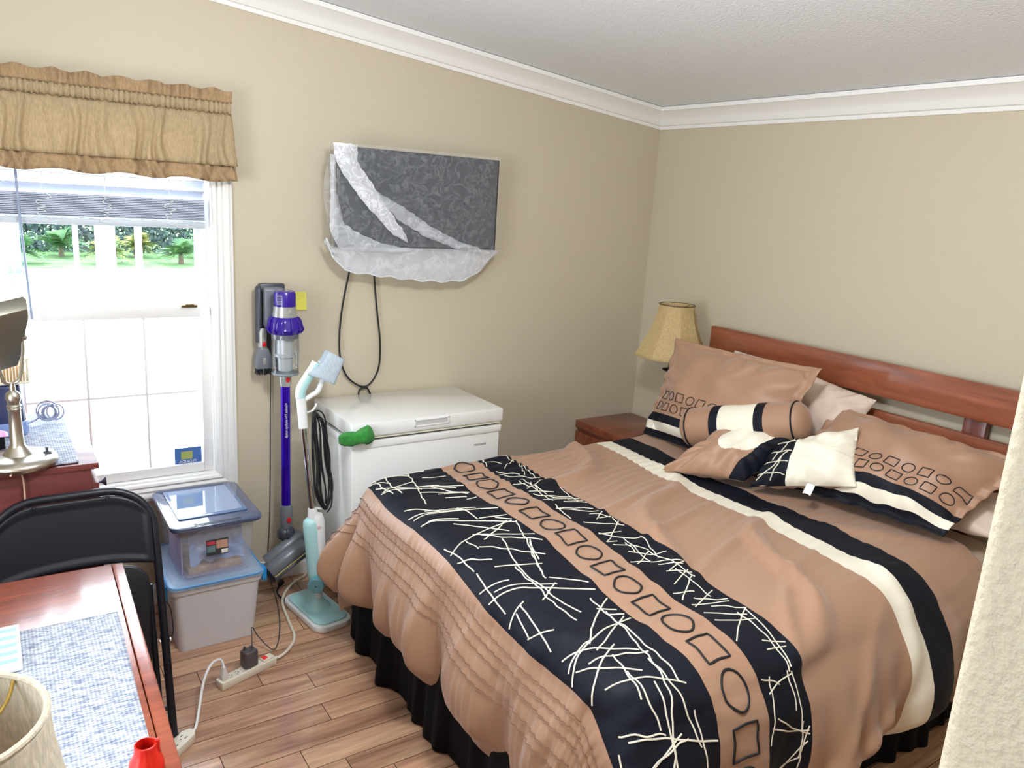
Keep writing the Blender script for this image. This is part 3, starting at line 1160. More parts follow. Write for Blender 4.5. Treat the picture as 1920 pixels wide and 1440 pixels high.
def pcord(fn, uv, w, name, m, parent, closed=False, side=1, step=.03, kind=None):
    pts = []
    n = len(uv)
    for i in range(n if closed else n - 1):
        p, q = uv[i], uv[(i + 1) % n]
        L = math.hypot(q[0] - p[0], q[1] - p[1]); k = max(1, int(L / step))
        for s_ in range(k): pts.append((p[0] + (q[0] - p[0]) * s_ / k, p[1] + (q[1] - p[1]) * s_ / k))
    if not closed: pts.append(uv[-1])
    P = [fn(u, v, side, .0015 + w * .2) for u, v in pts]
    b = MB().tube(P, w / 2, 5, closed=closed)
    o = b.obj(name, m, parent=parent, smooth=True)
    return o


def shapes_row(fn, parent, v0, us, hu, hv, first=0):
    for k, u in enumerate(us):
        if (k + first) % 2 == 0:
            uv = [(u + hu * math.cos(t * PI / 10), v0 + hv * math.sin(t * PI / 10)) for t in range(20)]
            pcord(fn, uv, .0042, 'embroidered_circle', M_blacktape, parent, closed=True)
        else:
            uv = [(u - hu * .95, v0 - hv * .95), (u + hu * .95, v0 - hv * .95), (u + hu * .95, v0 + hv * .95), (u - hu * .95, v0 + hv * .95)]
            pcord(fn, uv, .0042, 'embroidered_square', M_blacktape, parent, closed=True)


def sham_bands(u, v, side):
    if v < -.86: return 1
    if v < -.70: return 2
    if v < -.54: return 1
    return 0


us = [-.80 + i * .178 for i in range(10)]
# pillows lying behind / under the shams
pillow('pillow', 'beige pillow upright behind the left sham, only its top peak showing', [(-.24, -.72, .70), (-.24, -1.30, .70), (-.12, -1.26, 1.125), (-.12, -.80, 1.115)], .12, M_linen, seed=4, group='plain sleeping pillows')
pillow('pillow', 'beige pillow between the two shams under the headboard', [(-.30, -1.18, .80), (-.30, -1.54, .80), (-.12, -1.56, 1.05), (-.12, -1.18, 1.10)], .15, M_linen, seed=5, group='plain sleeping pillows')
pillow('pillow', 'white pillow poking out under the right sham beside the partition', [(-.36, -1.66, .725), (-.34, -2.22, .735), (-.10, -2.22, .80), (-.10, -1.66, .82)], .13, M_linen, seed=6, group='plain sleeping pillows')
# left sham leaning on the headboard
shL, fL = pillow('pillow_sham', 'tan sham leaning on the headboard beside the lamp, embroidered with circles and squares',
                 [(-.520, -.630, .690), (-.540, -1.370, .700), (-.330, -1.430, 1.170), (-.350, -.625, 1.155)], .20, [M_tan, M_navy, M_cream], flange=.09, seed=11, bands=sham_bands, cat='pillow', n=72)
shapes_row(fL, shL, -.38, us, .062, .082, 0)
shapes_row(fL, shL, -.15, [u + .06 for u in us], .062, .082, 1)
shR, fR = pillow('pillow_sham', 'tan sham lying on the right side of the bed, embroidered with circles and squares',
                 [(-.575, -1.420, .720), (-.490, -2.090, .735), (-.170, -2.200, .985), (-.210, -1.450, 1.010)], .20, [M_tan, M_navy, M_cream], flange=.09, seed=12, bands=sham_bands, cat='pillow', n=72)
shapes_row(fR, shR, -.38, us, .062, .082, 1)
shapes_row(fR, shR, -.15, [u + .06 for u in us], .062, .082, 0)
for o_ in (shL, shR): o_['group'] = 'embroidered shams'

# bolster
A0, A1 = Vector((-.585, -.955, .815)), Vector((-.425, -1.470, .965))
bo = thing('bolster', 'tan neckroll bolster with cream centre and two navy bands', 'cushion', tuple(A0))
mx = axis_mx(A0, A1); Lb = (A1 - A0).length
R_ = .085


def bol(name, z0, z1, m, r0=R_, extra=.0, n=10, wr=.0):
    prof = [(0, z0)] if extra else []
    for i in range(n + 1):
        z = z0 + (z1 - z0) * i / n
        prof.append((r0 + .004 * math.sin(PI * z / Lb), z))
    b = MB(); b.lathe([(0.02, z0)] + prof + [(.02, z1)], mx, 48, mod=(lambda a, z: 1 + wr * math.sin(a * 23 + z * 30)) if wr else None)
    return b.obj(name, m, parent=bo, smooth=True, angle=60)


z = [0, .045, .16, .20, Lb - .20, Lb - .16, Lb - .045, Lb]
bol('tan_panel', z[1], z[2], M_tan, wr=.012); bol('navy_band', z[2], z[3], M_navy, R_ + .001); bol('cream_panel', z[3], z[4], M_cream, R_)
bol('navy_band', z[4], z[5], M_navy, R_ + .001); bol('tan_panel', z[5], z[6], M_tan, wr=.012)
for s_, zc in ((-1, z[1]), (1, z[6])):
    prof = [(R_ * math.cos(t * PI / 20), zc + s_ * .05 * math.sin(t * PI / 20)) for t in range(11)]
    MB().lathe(prof, mx, 48, mod=lambda a, z: 1 + .015 * math.sin(a * 25)).obj('end_cap', M_tan, parent=bo, smooth=True)
    MB().tube([mx @ Vector(((R_ + .002) * math.cos(t * PI / 16), (R_ + .002) * math.sin(t * PI / 16), zc)) for t in range(32)], .004, 6, closed=True).obj('piping', M_blacktape, parent=bo, smooth=True)

# cushion A: tan with cream half-moon panel
def bandsA(u, v, side):
    if side < 0: return 0
    if u > .60: return 1
    return 2 if ((u - .10) ** 2 / .34 + (v - .30) ** 2 / .42) < 1 and u < .6 else 0


cuA, fA = pillow('cushion', 'square tan throw cushion with a rounded cream panel, below the bolster',
                 [(-.845, -1.100, .700), (-.680, -1.395, .725), (-.420, -1.470, .895), (-.500, -1.150, .885)], .145, [M_tan, M_navy, M_cream], seed=21, bands=bandsA, cat='cushion', n=80)


def bandsB(u, v, side):
    if side < 0: return 0
    return 2 if u > -.30 else 1


cuB, fB = pillow('cushion', 'throw cushion with cream front and navy stitched side, white care tag hanging',
                 [(-.690, -1.430, .715), (-.530, -1.775, .810), (-.400, -1.670, .995), (-.520, -1.400, .855)], .125, [M_tan, M_navy, M_cream], seed=22, bands=bandsB, cat='cushion', n=80)
b = MB()
for uv in ([(-.95, -.6), (-.32, -.8)], [(-.95, -.1), (-.32, -.35)], [(-.9, .35), (-.32, .1)], [(-.85, .8), (-.32, .55)], [(-.9, -.85), (-.4, .1)], [(-.75, -.1), (-.45, .9)], [(-.6, -.9), (-.5, -.1)]):
    P = [fB(uv[0][0] + (uv[1][0] - uv[0][0]) * t / 8, uv[0][1] + (uv[1][1] - uv[0][1]) * t / 8, 1, .003) for t in range(9)]
    b.tube(P, .0022, 5)
tag(b.obj('line_embroidery', M_whitecord, parent=cuB, smooth=True), kind='stuff')
p0 = fB(.1, -.98)
MB().grid(5, 5, lambda i, j: (p0.x - .008 - .035 * j + .0 * i, p0.y - .012 - .034 * i - .01 * j, max(p0.z - .030 * j + .004 * math.sin(i * 3), .69))).obj('care_tag', M_white_pl, parent=cuB, solid=.0015)

# =================================================================== NIGHTSTAND AND LAMP
ns = thing('nightstand', 'low reddish wood nightstand in the corner beside the bed', 'nightstand', (-.23, -.27, 0))
MB().box((-.432, -.50, .540), (-.020, -.004, .580)).obj('top', M_cherryx, parent=ns, bevel=.003)
b = MB(); b.box((-.420, -.492, .05), (-.025, -.010, .540)); b.obj('body', M_dark_cherry, parent=ns, bevel=.002)
for z0, z1 in ((.300, .520), (.07, .285)):
    d = MB().box((-.437, -.490, z0), (-.420, -.012, z1)).obj('drawer', M_cherryx, parent=ns, bevel=.004)
    MB().lathe([(0, 0), (.006, 0), (.006, .012), (.014, .020), (0, .024)], axis_mx((-.437, -.25, (z0 + z1) / 2), (-.5, -.25, (z0 + z1) / 2)), 16).obj('knob', M_nickel, parent=d, smooth=True)
for x in (-.41, -.05):
    for y in (-.48, -.03):
        MB().box((x - .012, y - .012, 0), (x + .012, y + .012, .05)).obj('foot', M_dark_cherry, parent=ns)

LX, LY = -.205, -.466
tl = thing('table_lamp', 'table lamp with parchment bell shade on a black turned base', 'lamp', (LX, LY, .58))
M_shade = fabric_translucent('parchment_shade', (226, 200, 146), .25, 60)
prof = []
for i in range(13):
    t = i / 12
    r_b = .198 - (.198 - .092) * (1 - (1 - t) ** 1.55)
    prof.append((r_b, 1.022 + .272 * t))


def octmod(a, z):
    k = 2 * PI / 8
    return math.cos(PI / 8) / math.cos((a % k) - k / 2) * (1 if z < 1.28 else 1)


MB().lathe(prof, Matrix.Translation((LX, LY, 0)) @ Matrix.Rotation(.25, 4, 'Z'), 64, mod=lambda a, z: octmod(a, z) * (1 - .0) if z < 1.27 else .985 + (octmod(a, z) - .985) * .3).obj('lamp_shade', M_shade, parent=tl, smooth=True, angle=18, solid=.002)
M_trimb = mat('shade_trim', (70, 62, 50), .6)
MB().tube([(LX + .091 * math.cos(t * PI / 16), LY + .091 * math.sin(t * PI / 16), 1.294) for t in range(32)], .0022, 6, closed=True).obj('shade_rim', M_trimb, parent=tl)
MB().lathe([(0, .581), (.075, .581), (.078, .592), (.05, .606), (.022, .615), (.014, .64), (.020, .67), (.012, .69), (.016, .72), (.030, .76), (.034, .80), (.022, .84), (.013, .87), (.028, .892), (.030, .900), (.014, .915), (.016, .94), (.040, .950), (.042, .955), (.012, .962), (.010, 1.05), (0, 1.05)],
           Matrix.Translation((LX, LY, 0)), 28).obj('base', M_black, parent=tl, smooth=True)
hb = MB().tube(cr([(LX, LY - .0, 1.05), (LX, LY + .05, 1.09), (LX, LY + .055, 1.20), (LX, LY, 1.27)], 6), .002, 6)
hb.tube(cr([(LX, LY - .0, 1.05), (LX, LY - .05, 1.09), (LX, LY - .055, 1.20), (LX, LY, 1.27)], 6), .002, 6)
for k in range(3):
    a = k * 2 * PI / 3
    hb.tube([(LX, LY, 1.27), (LX + .096 * math.cos(a), LY + .096 * math.sin(a), 1.292)], .0018, 6)
hb.obj('harp', M_brass, parent=tl)
MB().lathe([(0, 1.05), (.012, 1.05), (.014, 1.07), (.028, 1.11), (.030, 1.13), (.02, 1.155), (0, 1.162)], Matrix.Translation((LX, LY, 0)), 16).obj('bulb', M_white_pl, parent=tl, smooth=True)

# =================================================================== FREEZER
fx0, fx1, fy0, fy1 = -1.968, -1.242, -.470, -.022
fr = thing('chest_freezer', 'white chest freezer standing against the wall', 'freezer', (-1.60, -.25, 0))
MB().box((fx0 + .006, fy0 + .014, .03), (fx1 - .006, fy1, .762)).obj('cabinet', M_white_app, parent=fr, bevel=.006)
MB().box((fx0 + .001, fy0 + .008, .735), (fx1 - .001, fy1, .766)).obj('top_trim', M_white_pl, parent=fr, bevel=.004)
MB().box((fx0 + .02, fy0 + .025, .766), (fx1 - .02, fy1 - .01, .780)).obj('gasket', M_gap, parent=fr)
ld = MB().box((fx0, fy0, .786), (fx1, fy1, .846)).obj('lid', M_white_app, parent=fr, bevel=.007)
MB().box((fx0 + .012, fy0 + .008, .776), (fx1 - .012, fy1 - .01, .788)).obj('lid_liner', mat('liner_cream', (226, 224, 206), .4), parent=ld)
# recessed handle on the lid front
b = MB(); y = fy0
xA, xB, zA, zB = -1.690, -1.522, .806, .838
w_ = .006
b.box((xA, y - .003, zA), (xB, y + .004, zA + w_)); b.box((xA, y - .003, zB - w_), (xB, y + .004, zB)); b.box((xA, y - .003, zA), (xA + w_, y + .004, zB)); b.box((xB - w_, y - .003, zA), (xB, y + .004, zB))
hd = b.obj('handle', M_white_pl, parent=ld, bevel=.001)
MB().box((xA + w_, y - .0006, zA + w_), (xB - w_, y + .002, zB - w_)).obj('grip_recess', mat('recess_grey', (196, 196, 196), .5), parent=ld)
fmx = Matrix.Translation((-1.349, fy0 + .0135, .683)) @ Matrix.Rotation(PI / 2, 4, 'X')
text_obj('lettering', 'FRIGIDAIRE', .0125, fmx, M_greytext, fr)
for xx in (fx0 + .03, fx1 - .08):
    for yy in (fy0 + .04, fy1 - .08):
        MB().box((xx, yy, 0), (xx + .05, yy + .05, .03)).obj('foot', M_gap, parent=fr)

# green cloth hooked round the lid corner
M_green = mat('green_microfibre', (52, 150, 56), .95, bump=(500, 1.0, .004), var=((40, 128, 46), 60), sheen=.1)


def clothpt(i, j):
    # wraps round the corner (fx0, fy0): i along (left side -> front)
    s_ = -.075 + i * .165
    w = .018 + .020 * math.sin(PI * min(1, i * 1.05)) ** .6
    zc = .790 - .012 * math.cos(i * 5)
    top = .040 + .018 * math.sin(i * 7 + 1) if i > .4 else .018 + .03 * i
    ang = 2 * PI * j
    nz = noise.noise(Vector((i * 5, math.cos(ang) * 1.6, math.sin(ang) * 1.6))) * .014 + .010 * abs(noise.noise(Vector((i * 11, math.cos(ang) * 3, math.sin(ang) * 3 + 5)))) - .004
    rr_ = 1 + nz * 14
    dz = (top if math.sin(ang) > 0 else .034) * math.sin(ang) * rr_
    dn = w * (math.cos(ang)) * rr_
    endk = min(1, i * 5, (1 - i) * 5) ** .5
    dz *= endk; dn *= endk
    if s_ < 0:
        return (fx0 - .016 - dn, fy0 - s_ - .012, zc + dz)
    k = min(1, s_ / .03)
    return (fx0 - .016 * (1 - k) + s_ - dn * (1 - k) - .0, fy0 - .018 - dn * k, zc + dz)


b = MB(); b.grid(60, 33, clothpt)
tag(b.obj('cleaning_cloth', M_green, smooth=True, angle=180, loc=(fx0, fy0 - .02, .79)), 'crumpled green cleaning cloth hooked on the corner of the white freezer', 'cloth')

# =================================================================== TELEVISION IN PLASTIC
M_tvb = mat('tv_black', (24, 28, 34), .25)
tv = thing('television', 'black flat television on the wall wrapped in clear plastic', 'television', (-1.51, -.09, 1.51))
MB().box((-1.905, -.118, 1.520), (-1.110, -.082, 1.940)).obj('tv_body', M_tvb, parent=tv, bevel=.004)
MB().box((-1.893, -.1195, 1.535), (-1.122, -.1180, 1.930)).obj('screen', mat('screen_dark', (46, 52, 60), .3), parent=tv)
MB().box((-1.60, -.082, 1.62), (-1.40, -.0, 1.84)).obj('wall_mount', M_gap, parent=tv, bevel=.003)


def plastic(name, base, amp, scale, col_=(235, 240, 248), dist=0.6):
    m = bpy.data.materials.new(name); m.use_nodes = True
    nt = m.node_tree; nt.nodes.clear(); N = nt.nodes.new
    out = N('ShaderNodeOutputMaterial'); tr = N('ShaderNodeBsdfTransparent')
    df = N('ShaderNodeBsdfPrincipled'); df.inputs['Base Color'].default_value = lin(col_) + (1,); df.inputs['Roughness'].default_value = .25
    mx = N('ShaderNodeMixShader'); tc = N('ShaderNodeTexCoord')
    n = N('ShaderNodeTexNoise'); n.inputs['Scale'].default_value = scale; n.inputs['Detail'].default_value = 8; n.inputs['Distortion'].default_value = dist
    ab = N('ShaderNodeMath'); ab.operation = 'SUBTRACT'; ab.inputs[1].default_value = .5
    ab2 = N('ShaderNodeMath'); ab2.operation = 'ABSOLUTE'
    mr = N('ShaderNodeMapRange'); mr.inputs['From Min'].default_value = 0; mr.inputs['From Max'].default_value = .05
    mr.inputs['To Min'].default_value = base + amp; mr.inputs['To Max'].default_value = base
    bp = N('ShaderNodeBump'); bp.inputs['Strength'].default_value = .8; bp.inputs['Distance'].default_value = .006
    L = nt.links.new
    L(tc.outputs['Object'], n.inputs['Vector']); L(n.outputs['Fac'], ab.inputs[0]); L(ab.outputs[0], ab2.inputs[0]); L(ab2.outputs[0], mr.inputs['Value'])
    L(n.outputs['Fac'], bp.inputs['Height']); L(bp.outputs['Normal'], df.inputs['Normal'])
    L(mr.outputs[0], mx.inputs[0]); L(tr.outputs[0], mx.inputs[1]); L(df.outputs[0], mx.inputs[2]); L(mx.outputs[0], out.inputs['Surface'])
    return m


M_bag = plastic('thin_plastic', .10, .11, 17, dist=1.6)
M_bag2 = plastic('milky_plastic', .42, .18, 12)
M_fold = plastic('folded_plastic', .62, .30, 26, (244, 248, 255))
bagx0, bagx1 = -1.945, -1.092
bg = thing('plastic_cover', 'clear crinkled plastic bag covering the wall television', 'plastic bag', (-1.51, -.13, 1.38))


def bagbot(x):
    """lower outline of the bag"""
    P = [(-1.945, 1.56), (-1.918, 1.49), (-1.860, 1.425), (-1.74, 1.408), (-1.60, 1.392), (-1.477, 1.380), (-1.36, 1.376), (-1.27, 1.382), (-1.205, 1.412), (-1.15, 1.460), (-1.092, 1.52)]
    for (a, za), (c, zc) in zip(P[:-1], P[1:]):
        if x <= c: return za + (zc - za) * (x - a) / (c - a)
    return P[-1][1]


def bag_front(i, j):
    x = bagx0 + (bagx1 - bagx0) * i
    zt = 1.952
    zb = 1.508
    z = zt + (zb - zt) * j
    nz = noise.noise(Vector((x * 9, z * 9, 1))) * .008 + noise.noise(Vector((x * 25, z * 25, 4))) * .004
    # slack diagonal billow at lower left
    d = (x + 1.93) * .52 + (z - 1.95) * .86
    nz += .018 * math.exp(-(d / .03) ** 2)
    edge = min(1, i * 12, (1 - i) * 12)
    y = -.122 - .010 * edge - abs(nz) * edge
    if i < .03 or i > .97: y = -.10
    xx = x + .012 * math.sin(z * 17) * (1 if i < .02 else 0)
    return (xx, y, z)


b = MB(); b.grid(90, 60, bag_front); b.obj('front_sheet', M_bag, parent=bg, smooth=True, angle=180)


def bag_low(sd):
    def f(i, j):
        x = bagx0 + (bagx1 - bagx0) * i
        zb = bagbot(x); z = 1.528 + (zb - 1.528) * j
        th = .030 * (1 - j) ** .6
        nz = noise.noise(Vector((x * 14, z * 14, 7 + sd))) * .008
        return (x + .004 * math.sin(j * 9), -.105 - sd * th - nz * sd - .0, z + .004 * math.sin(x * 60) * j)
    return f


for sd in (1, -1):
    b = MB(); b.grid(70, 16, bag_low(sd)); b.obj('lower_pouch', M_bag2, parent=bg, smooth=True, angle=180)
b = MB(); b.tube([(bagx0 + (bagx1 - bagx0) * i / 60, -.105, bagbot(bagx0 + (bagx1 - bagx0) * i / 60) + .004 * math.sin((bagx0 + (bagx1 - bagx0) * i / 60) * 60)) for i in range(61)], .0035, 5); b.obj('bag_hem', M_fold, parent=bg, smooth=True)
# folded wrinkled strips
def strip(pts, name, m):
    """pts: list of (x,zc,halfwidth,angle offset dir)"""
    def f(i, j):
        t = i * (len(pts) - 1); k = min(int(t), len(pts) - 2); u = t - k
        P = Vector(pts[k]).lerp(Vector(pts[k + 1]), u)
        x0_, z0_, x1_, z1_ = P
        x = x0_ + (x1_ - x0_) * j; z = z0_ + (z1_ - z0_) * j
        nz = noise.noise(Vector((x * 40, z * 40, 2))) * .010
        return (x + nz * .5, -.139 - .012 * math.sin(PI * j) - abs(nz), z + nz * .5)
    b = MB(); b.grid(60, 14, f); return b.obj(name, m, parent=bg, smooth=True, angle=60)


def V4(a, b_): return (a[0], a[1], b_[0], b_[1])


strip([V4((-1.930, 1.948), (-1.826, 1.946)), V4((-1.925, 1.895), (-1.826, 1.885)), V4((-1.895, 1.835), (-1.795, 1.835)), V4((-1.845, 1.775), (-1.735, 1.765)), V4((-1.795, 1.715), (-1.680, 1.690)), V4((-1.725, 1.650), (-1.625, 1.625)), V4((-1.655, 1.585), (-1.590, 1.580)), V4((-1.600, 1.560), (-1.580, 1.548))], 'fold', M_fold)
strip([V4((-1.760, 1.760), (-1.750, 1.770)), V4((-1.640, 1.655), (-1.600, 1.700)), V4((-1.500, 1.580), (-1.460, 1.620)), V4((-1.340, 1.530), (-1.310, 1.560)), V4((-1.180, 1.508), (-1.150, 1.520))], 'fold', M_bag2)
strip([V4((-1.944, 1.90), (-1.918, 1.90)), V4((-1.942, 1.75), (-1.915, 1.75)), V4((-1.944, 1.60), (-1.880, 1.62)), V4((-1.900, 1.52), (-1.800, 1.58)), V4((-1.780, 1.510), (-1.700, 1.545)), V4((-1.600, 1.505), (-1.560, 1.525))], 'fold', M_bag2)
MB().lathe([(0, 0), (.0035, 0), (.0035, .002), (0, .003)], axis_mx((-1.302, -.141, 1.735), (-1.302, -.2, 1.735)), 10).obj('vent_hole', M_gap, parent=bg)

# cable looping behind the freezer
pts = [(-1.806, 1.43), (-1.806, 1.405), (-1.829, 1.292), (-1.845, 1.173), (-1.846, 1.051), (-1.825, .963), (-1.786, .91), (-1.725, .88), (-1.680, .91), (-1.652, .977), (-1.650, 1.091), (-1.669, 1.24), (-1.685, 1.386), (-1.686, 1.43)]
b = MB().tube(cr([(x, -.018, z) for x, z in pts], 8), .0042, 8)
b.tube(cr([(x, -.014 - .006 * (i % 2), z) for i, (x, z) in enumerate([(-1.760, .78), (-1.753, .839), (-1.746, .864), (-1.722, .879), (-1.703, .864), (-1.692, .834), (-1.690, .78)])], 8), .004, 8)
b.tube([(-1.738, -.018, .876), (-1.712, -.018, .878)], .007, 8)
tag(b.obj('power_cable', M_blacktape, smooth=True, loc=(-1.74, -.018, .88)), 'black cable looping down the wall from the television to behind the freezer', 'cable')

# sticky note
M_note = mat('note_yellow', (226, 222, 96), .8)
sn = MB().grid(6, 6, lambda i, j: (-2.043 + .048 * i + .001 * j, -.0012 - .004 * (j ** 2), 1.322 - .078 * j)).obj('sticky_note', M_note, solid=.0006, loc=(-2.02, -.001, 1.28))
tag(sn, 'yellow sticky note on the wall behind the cordless vacuum', 'note')
b = MB(); rr = random.Random(2)
for k in range(4):
    z = 1.316 - k * .0075
    x = -2.036; P = []
    while x < -2.002 - (k == 3) * .012:
        P.append((x, -.0022 - .004 * ((1.322 - z) / .078) ** 2, z + rr.uniform(-.0018, .0018))); x += .0022
    b.tube(P, .00035, 4)
b.obj('handwriting', mat('pencil', (110, 112, 80), .8), parent=sn)

# =================================================================== CORDLESS VACUUM ON ITS DOCK
M_purple = mat('purple_plastic', (46, 12, 138), .25, coat=.3)
M_purplem = mat('purple_metal', (58, 14, 190), .22, metal=.75)
M_gp = mat('grey_plastic', (112, 116, 124), .3)
M_gpd = mat('dark_grey_plastic', (58, 62, 72), .35)
M_silver = mat('silver_plastic', (172, 174, 170), .28, metal=.4)
M_red = mat('red_plastic', (196, 24, 36), .35)
M_bin = glass_mat('clear_bin', (.93, .95, .97), .10)
VX, VY = -2.131, -.135
T0 = lambda x=VX, y=VY: Matrix.Translation((x, y, 0))
vc = thing('vacuum_dock', 'grey plastic wall dock with brush tools clipped beside the purple vacuum', 'dock', (-2.18, -.02, 1.15))
b = MB(); b.box((-2.205, -.030, 1.00), (-2.095, -.001, 1.362)); b.obj('back_plate', M_gpd, parent=vc, bevel=.008)
b = MB(); b.box((-2.196, -.070, 1.18), (-2.110, -.030, 1.350)); b.obj('cradle', M_gp, parent=vc, bevel=.014, bseg=3)
b = MB(); b.lathe([(.0, 1.12), (.013, 1.12), (.013, 1.345), (.008, 1.355), (0, 1.355)], Matrix.Translation((-2.215, -.05, 0)), 16, sc=(1, 1.5)); b.obj('crevice_tool', M_gpd, parent=vc, smooth=True)
b = MB(); b.lathe([(0, 1.10), (.018, 1.10), (.019, 1.165), (.015, 1.18), (0, 1.18)], Matrix.Translation((-2.203, -.058, 0)), 20); b.obj('tool_collar', M_silver, parent=vc, smooth=True)
MB().box((-2.208, -.082, 1.105), (-2.192, -.074, 1.125)).obj('release_tab', M_red, parent=vc, bevel=.003)
b = MB(); b.prism([(-.018, 1.10), (.018, 1.10), (.030, 1.065), (.034, 1.01), (-.034, 1.01), (-.030, 1.065)], -.085, -.030, lambda p, d: (-2.202 + p[0], d, p[1]))
bt = b.obj('brush_tool', M_gp, parent=vc, bevel=.006)
MB().box((-2.209, -.089, 1.03), (-2.195, -.084, 1.058)).obj('tool_button', M_silver, parent=bt, bevel=.003)
b = MB(); rr = random.Random(9)
for k in range(60):
    x = -2.234 + .064 * rr.random(); y = -.083 + .05 * rr.random()
    b.tube([(x, y, 1.012), (x + rr.uniform(-.004, .004), y - .004, .985)], .0016, 4)
tag(b.obj('bristles', M_black, parent=bt), kind='stuff')

vac = thing('cordless_vacuum', 'purple and grey stick vacuum with clear bin hanging on its wall dock', 'vacuum', (VX, VY, .09))
# motor head
MB().lathe([(0, 1.345), (.030, 1.347), (.040, 1.344), (.0445, 1.335), (.0445, 1.284), (.043, 1.282), (0, 1.282)], T0(), 40).obj('motor_cap', M_purple, parent=vac, smooth=True, angle=35)
b = MB()
for k in range(3):
    a = k * 2 * PI / 3 + .5
    b.tube([(VX + .010 * math.cos(a), VY + .010 * math.sin(a), 1.3475), (VX + .028 * math.cos(a + .3), VY + .028 * math.sin(a + .3), 1.3485)], .0035, 6, flat=.5)
b.obj('filter_marks', M_silver, parent=vac, smooth=True)
b = MB()
for k in range(7):
    z = 1.332 - k * .0065
    b.tube([(VX + .0447 * math.cos(a), VY + .0447 * math.sin(a), z) for a in [PI + .55 + t * .05 for t in range(9)]], .0014, 5)
b.obj('vent_slots', M_silver, parent=vac, smooth=True)
MB().lathe([(0, 1.2825), (.0452, 1.2825), (.047, 1.262), (.050, 1.240), (0, 1.240)], T0(), 40).obj('motor_collar', M_silver, parent=vac, smooth=True, angle=35)
MB().lathe([(0, 0), (.008, 0), (.009, .003), (.006, .004), (0, .004)], axis_mx((VX + .006, VY - .0475, 1.262), (VX + .006, VY - .06, 1.262)), 20, sc=(.8, 1.2)).obj('power_button', M_silver, parent=vac, smooth=True)
NB = 12


def cyc(a, z):
    k = 2 * PI / NB
    w = abs(((a % k) / k) - .5) * 2
    return 1 + .10 * (w ** 1.5) * max(0, math.sin((1.245 - z) / .07 * PI)) + .02


MB().lathe([(0, 1.240), (.048, 1.240), (.056, 1.230), (.060, 1.215), (.062, 1.198), (.066, 1.188), (.062, 1.178), (.054, 1.168), (0, 1.168)], T0(), 144, mod=cyc).obj('cyclone_ring', M_purple, parent=vac, smooth=True, angle=30)
for k in range(NB):
    a = k * 2 * PI / NB + .12
    r0, r1 = .050, .0735
    P = [(VX + r0 * math.cos(a), VY + r0 * math.sin(a), 1.238), (VX + .062 * math.cos(a), VY + .062 * math.sin(a), 1.226), (VX + .067 * math.cos(a), VY + .067 * math.sin(a), 1.205), (VX + r1 * math.cos(a), VY + r1 * math.sin(a), 1.188), (VX + .060 * math.cos(a), VY + .060 * math.sin(a), 1.172)]
    MB().tube(cr(P, 4), .0042, 6).obj('cyclone_rib', M_purple, parent=vac, smooth=True)
MB().lathe([(0, 1.170), (.054, 1.170), (.0545, 1.150), (.050, 1.148), (0, 1.148)], T0(), 40).obj('bin_gasket', M_gp, parent=vac, smooth=True, angle=35)
MB().lathe([(.0555, 1.165), (.0562, 1.10), (.0555, 1.004), (.054, .998), (0, .998)], T0(), 48).obj('dust_bin', M_bin, parent=vac, smooth=True, angle=40)
MB().lathe([(0, 1.148), (.036, 1.148), (.036, 1.085), (.041, 1.080), (.041, 1.072), (.032, 1.070), (.030, 1.012), (0, 1.012)], T0(), 40).obj('shroud', mat('shroud_silver', (196, 200, 200), .35, metal=.3), parent=vac, smooth=True, angle=35)
MB().lathe([(.034, 1.012), (.056, 1.006), (.0565, .999), (.053, .995), (0, .995)], T0(), 40).obj('bin_base', mat('smoke_plastic', (130, 136, 140), .2), parent=vac, smooth=True, angle=35)
b = MB(); b.box((VX + .02, VY + .03, 1.20), (VX + .055, VY + .115, 1.29)); b.obj('handle_body', M_gpd, parent=vac, bevel=.012)
cn = MB().lathe([(0, .996), (.0245, .996), (.026, .985), (.0245, .955), (.0225, .944), (0, .944)], T0(), 32).obj('wand_connector', M_silver, parent=vac, smooth=True, angle=35)
MB().lathe([(0, 0), (.009, 0), (.009, .003), (.005, .005), (0, .005)], axis_mx((VX + .003, VY - .0235, .975), (VX + .003, VY - .05, .975)), 18, sc=(1, 1.3)).obj('release_button', M_red, parent=cn, smooth=True)
wd = MB().lathe([(0, .944), (.0195, .944), (.0195, .405), (0, .405)], T0(), 32).obj('wand', M_purplem, parent=vac, smooth=True, angle=35)
# lettering reads up the tube, facing the room
tmx = Matrix.Translation((VX - .003, VY - .0197, .797)) @ Matrix.Rotation(-.15, 4, 'Z') @ Matrix.Rotation(PI / 2, 4, 'X') @ Matrix.Rotation(PI / 2, 4, 'Z')
text_obj('wand_lettering', 'dyson cyclone v10 animal+', .0165, tmx, M_white_pl, wd, sx=.86)
lc = MB().lathe([(0, .410), (.023, .410), (.0265, .40), (.0265, .315), (.022, .300), (0, .300)], T0(), 32).obj('lower_connector', M_gp, parent=vac, smooth=True, angle=35)
MB().lathe([(0, 0), (.010, 0), (.010, .003), (.005, .005), (0, .005)], axis_mx((VX + .004, VY - .026, .345), (VX + .004, VY - .05, .345)), 18, sc=(1, 1.4)).obj('release_button', M_red, parent=lc, smooth=True)
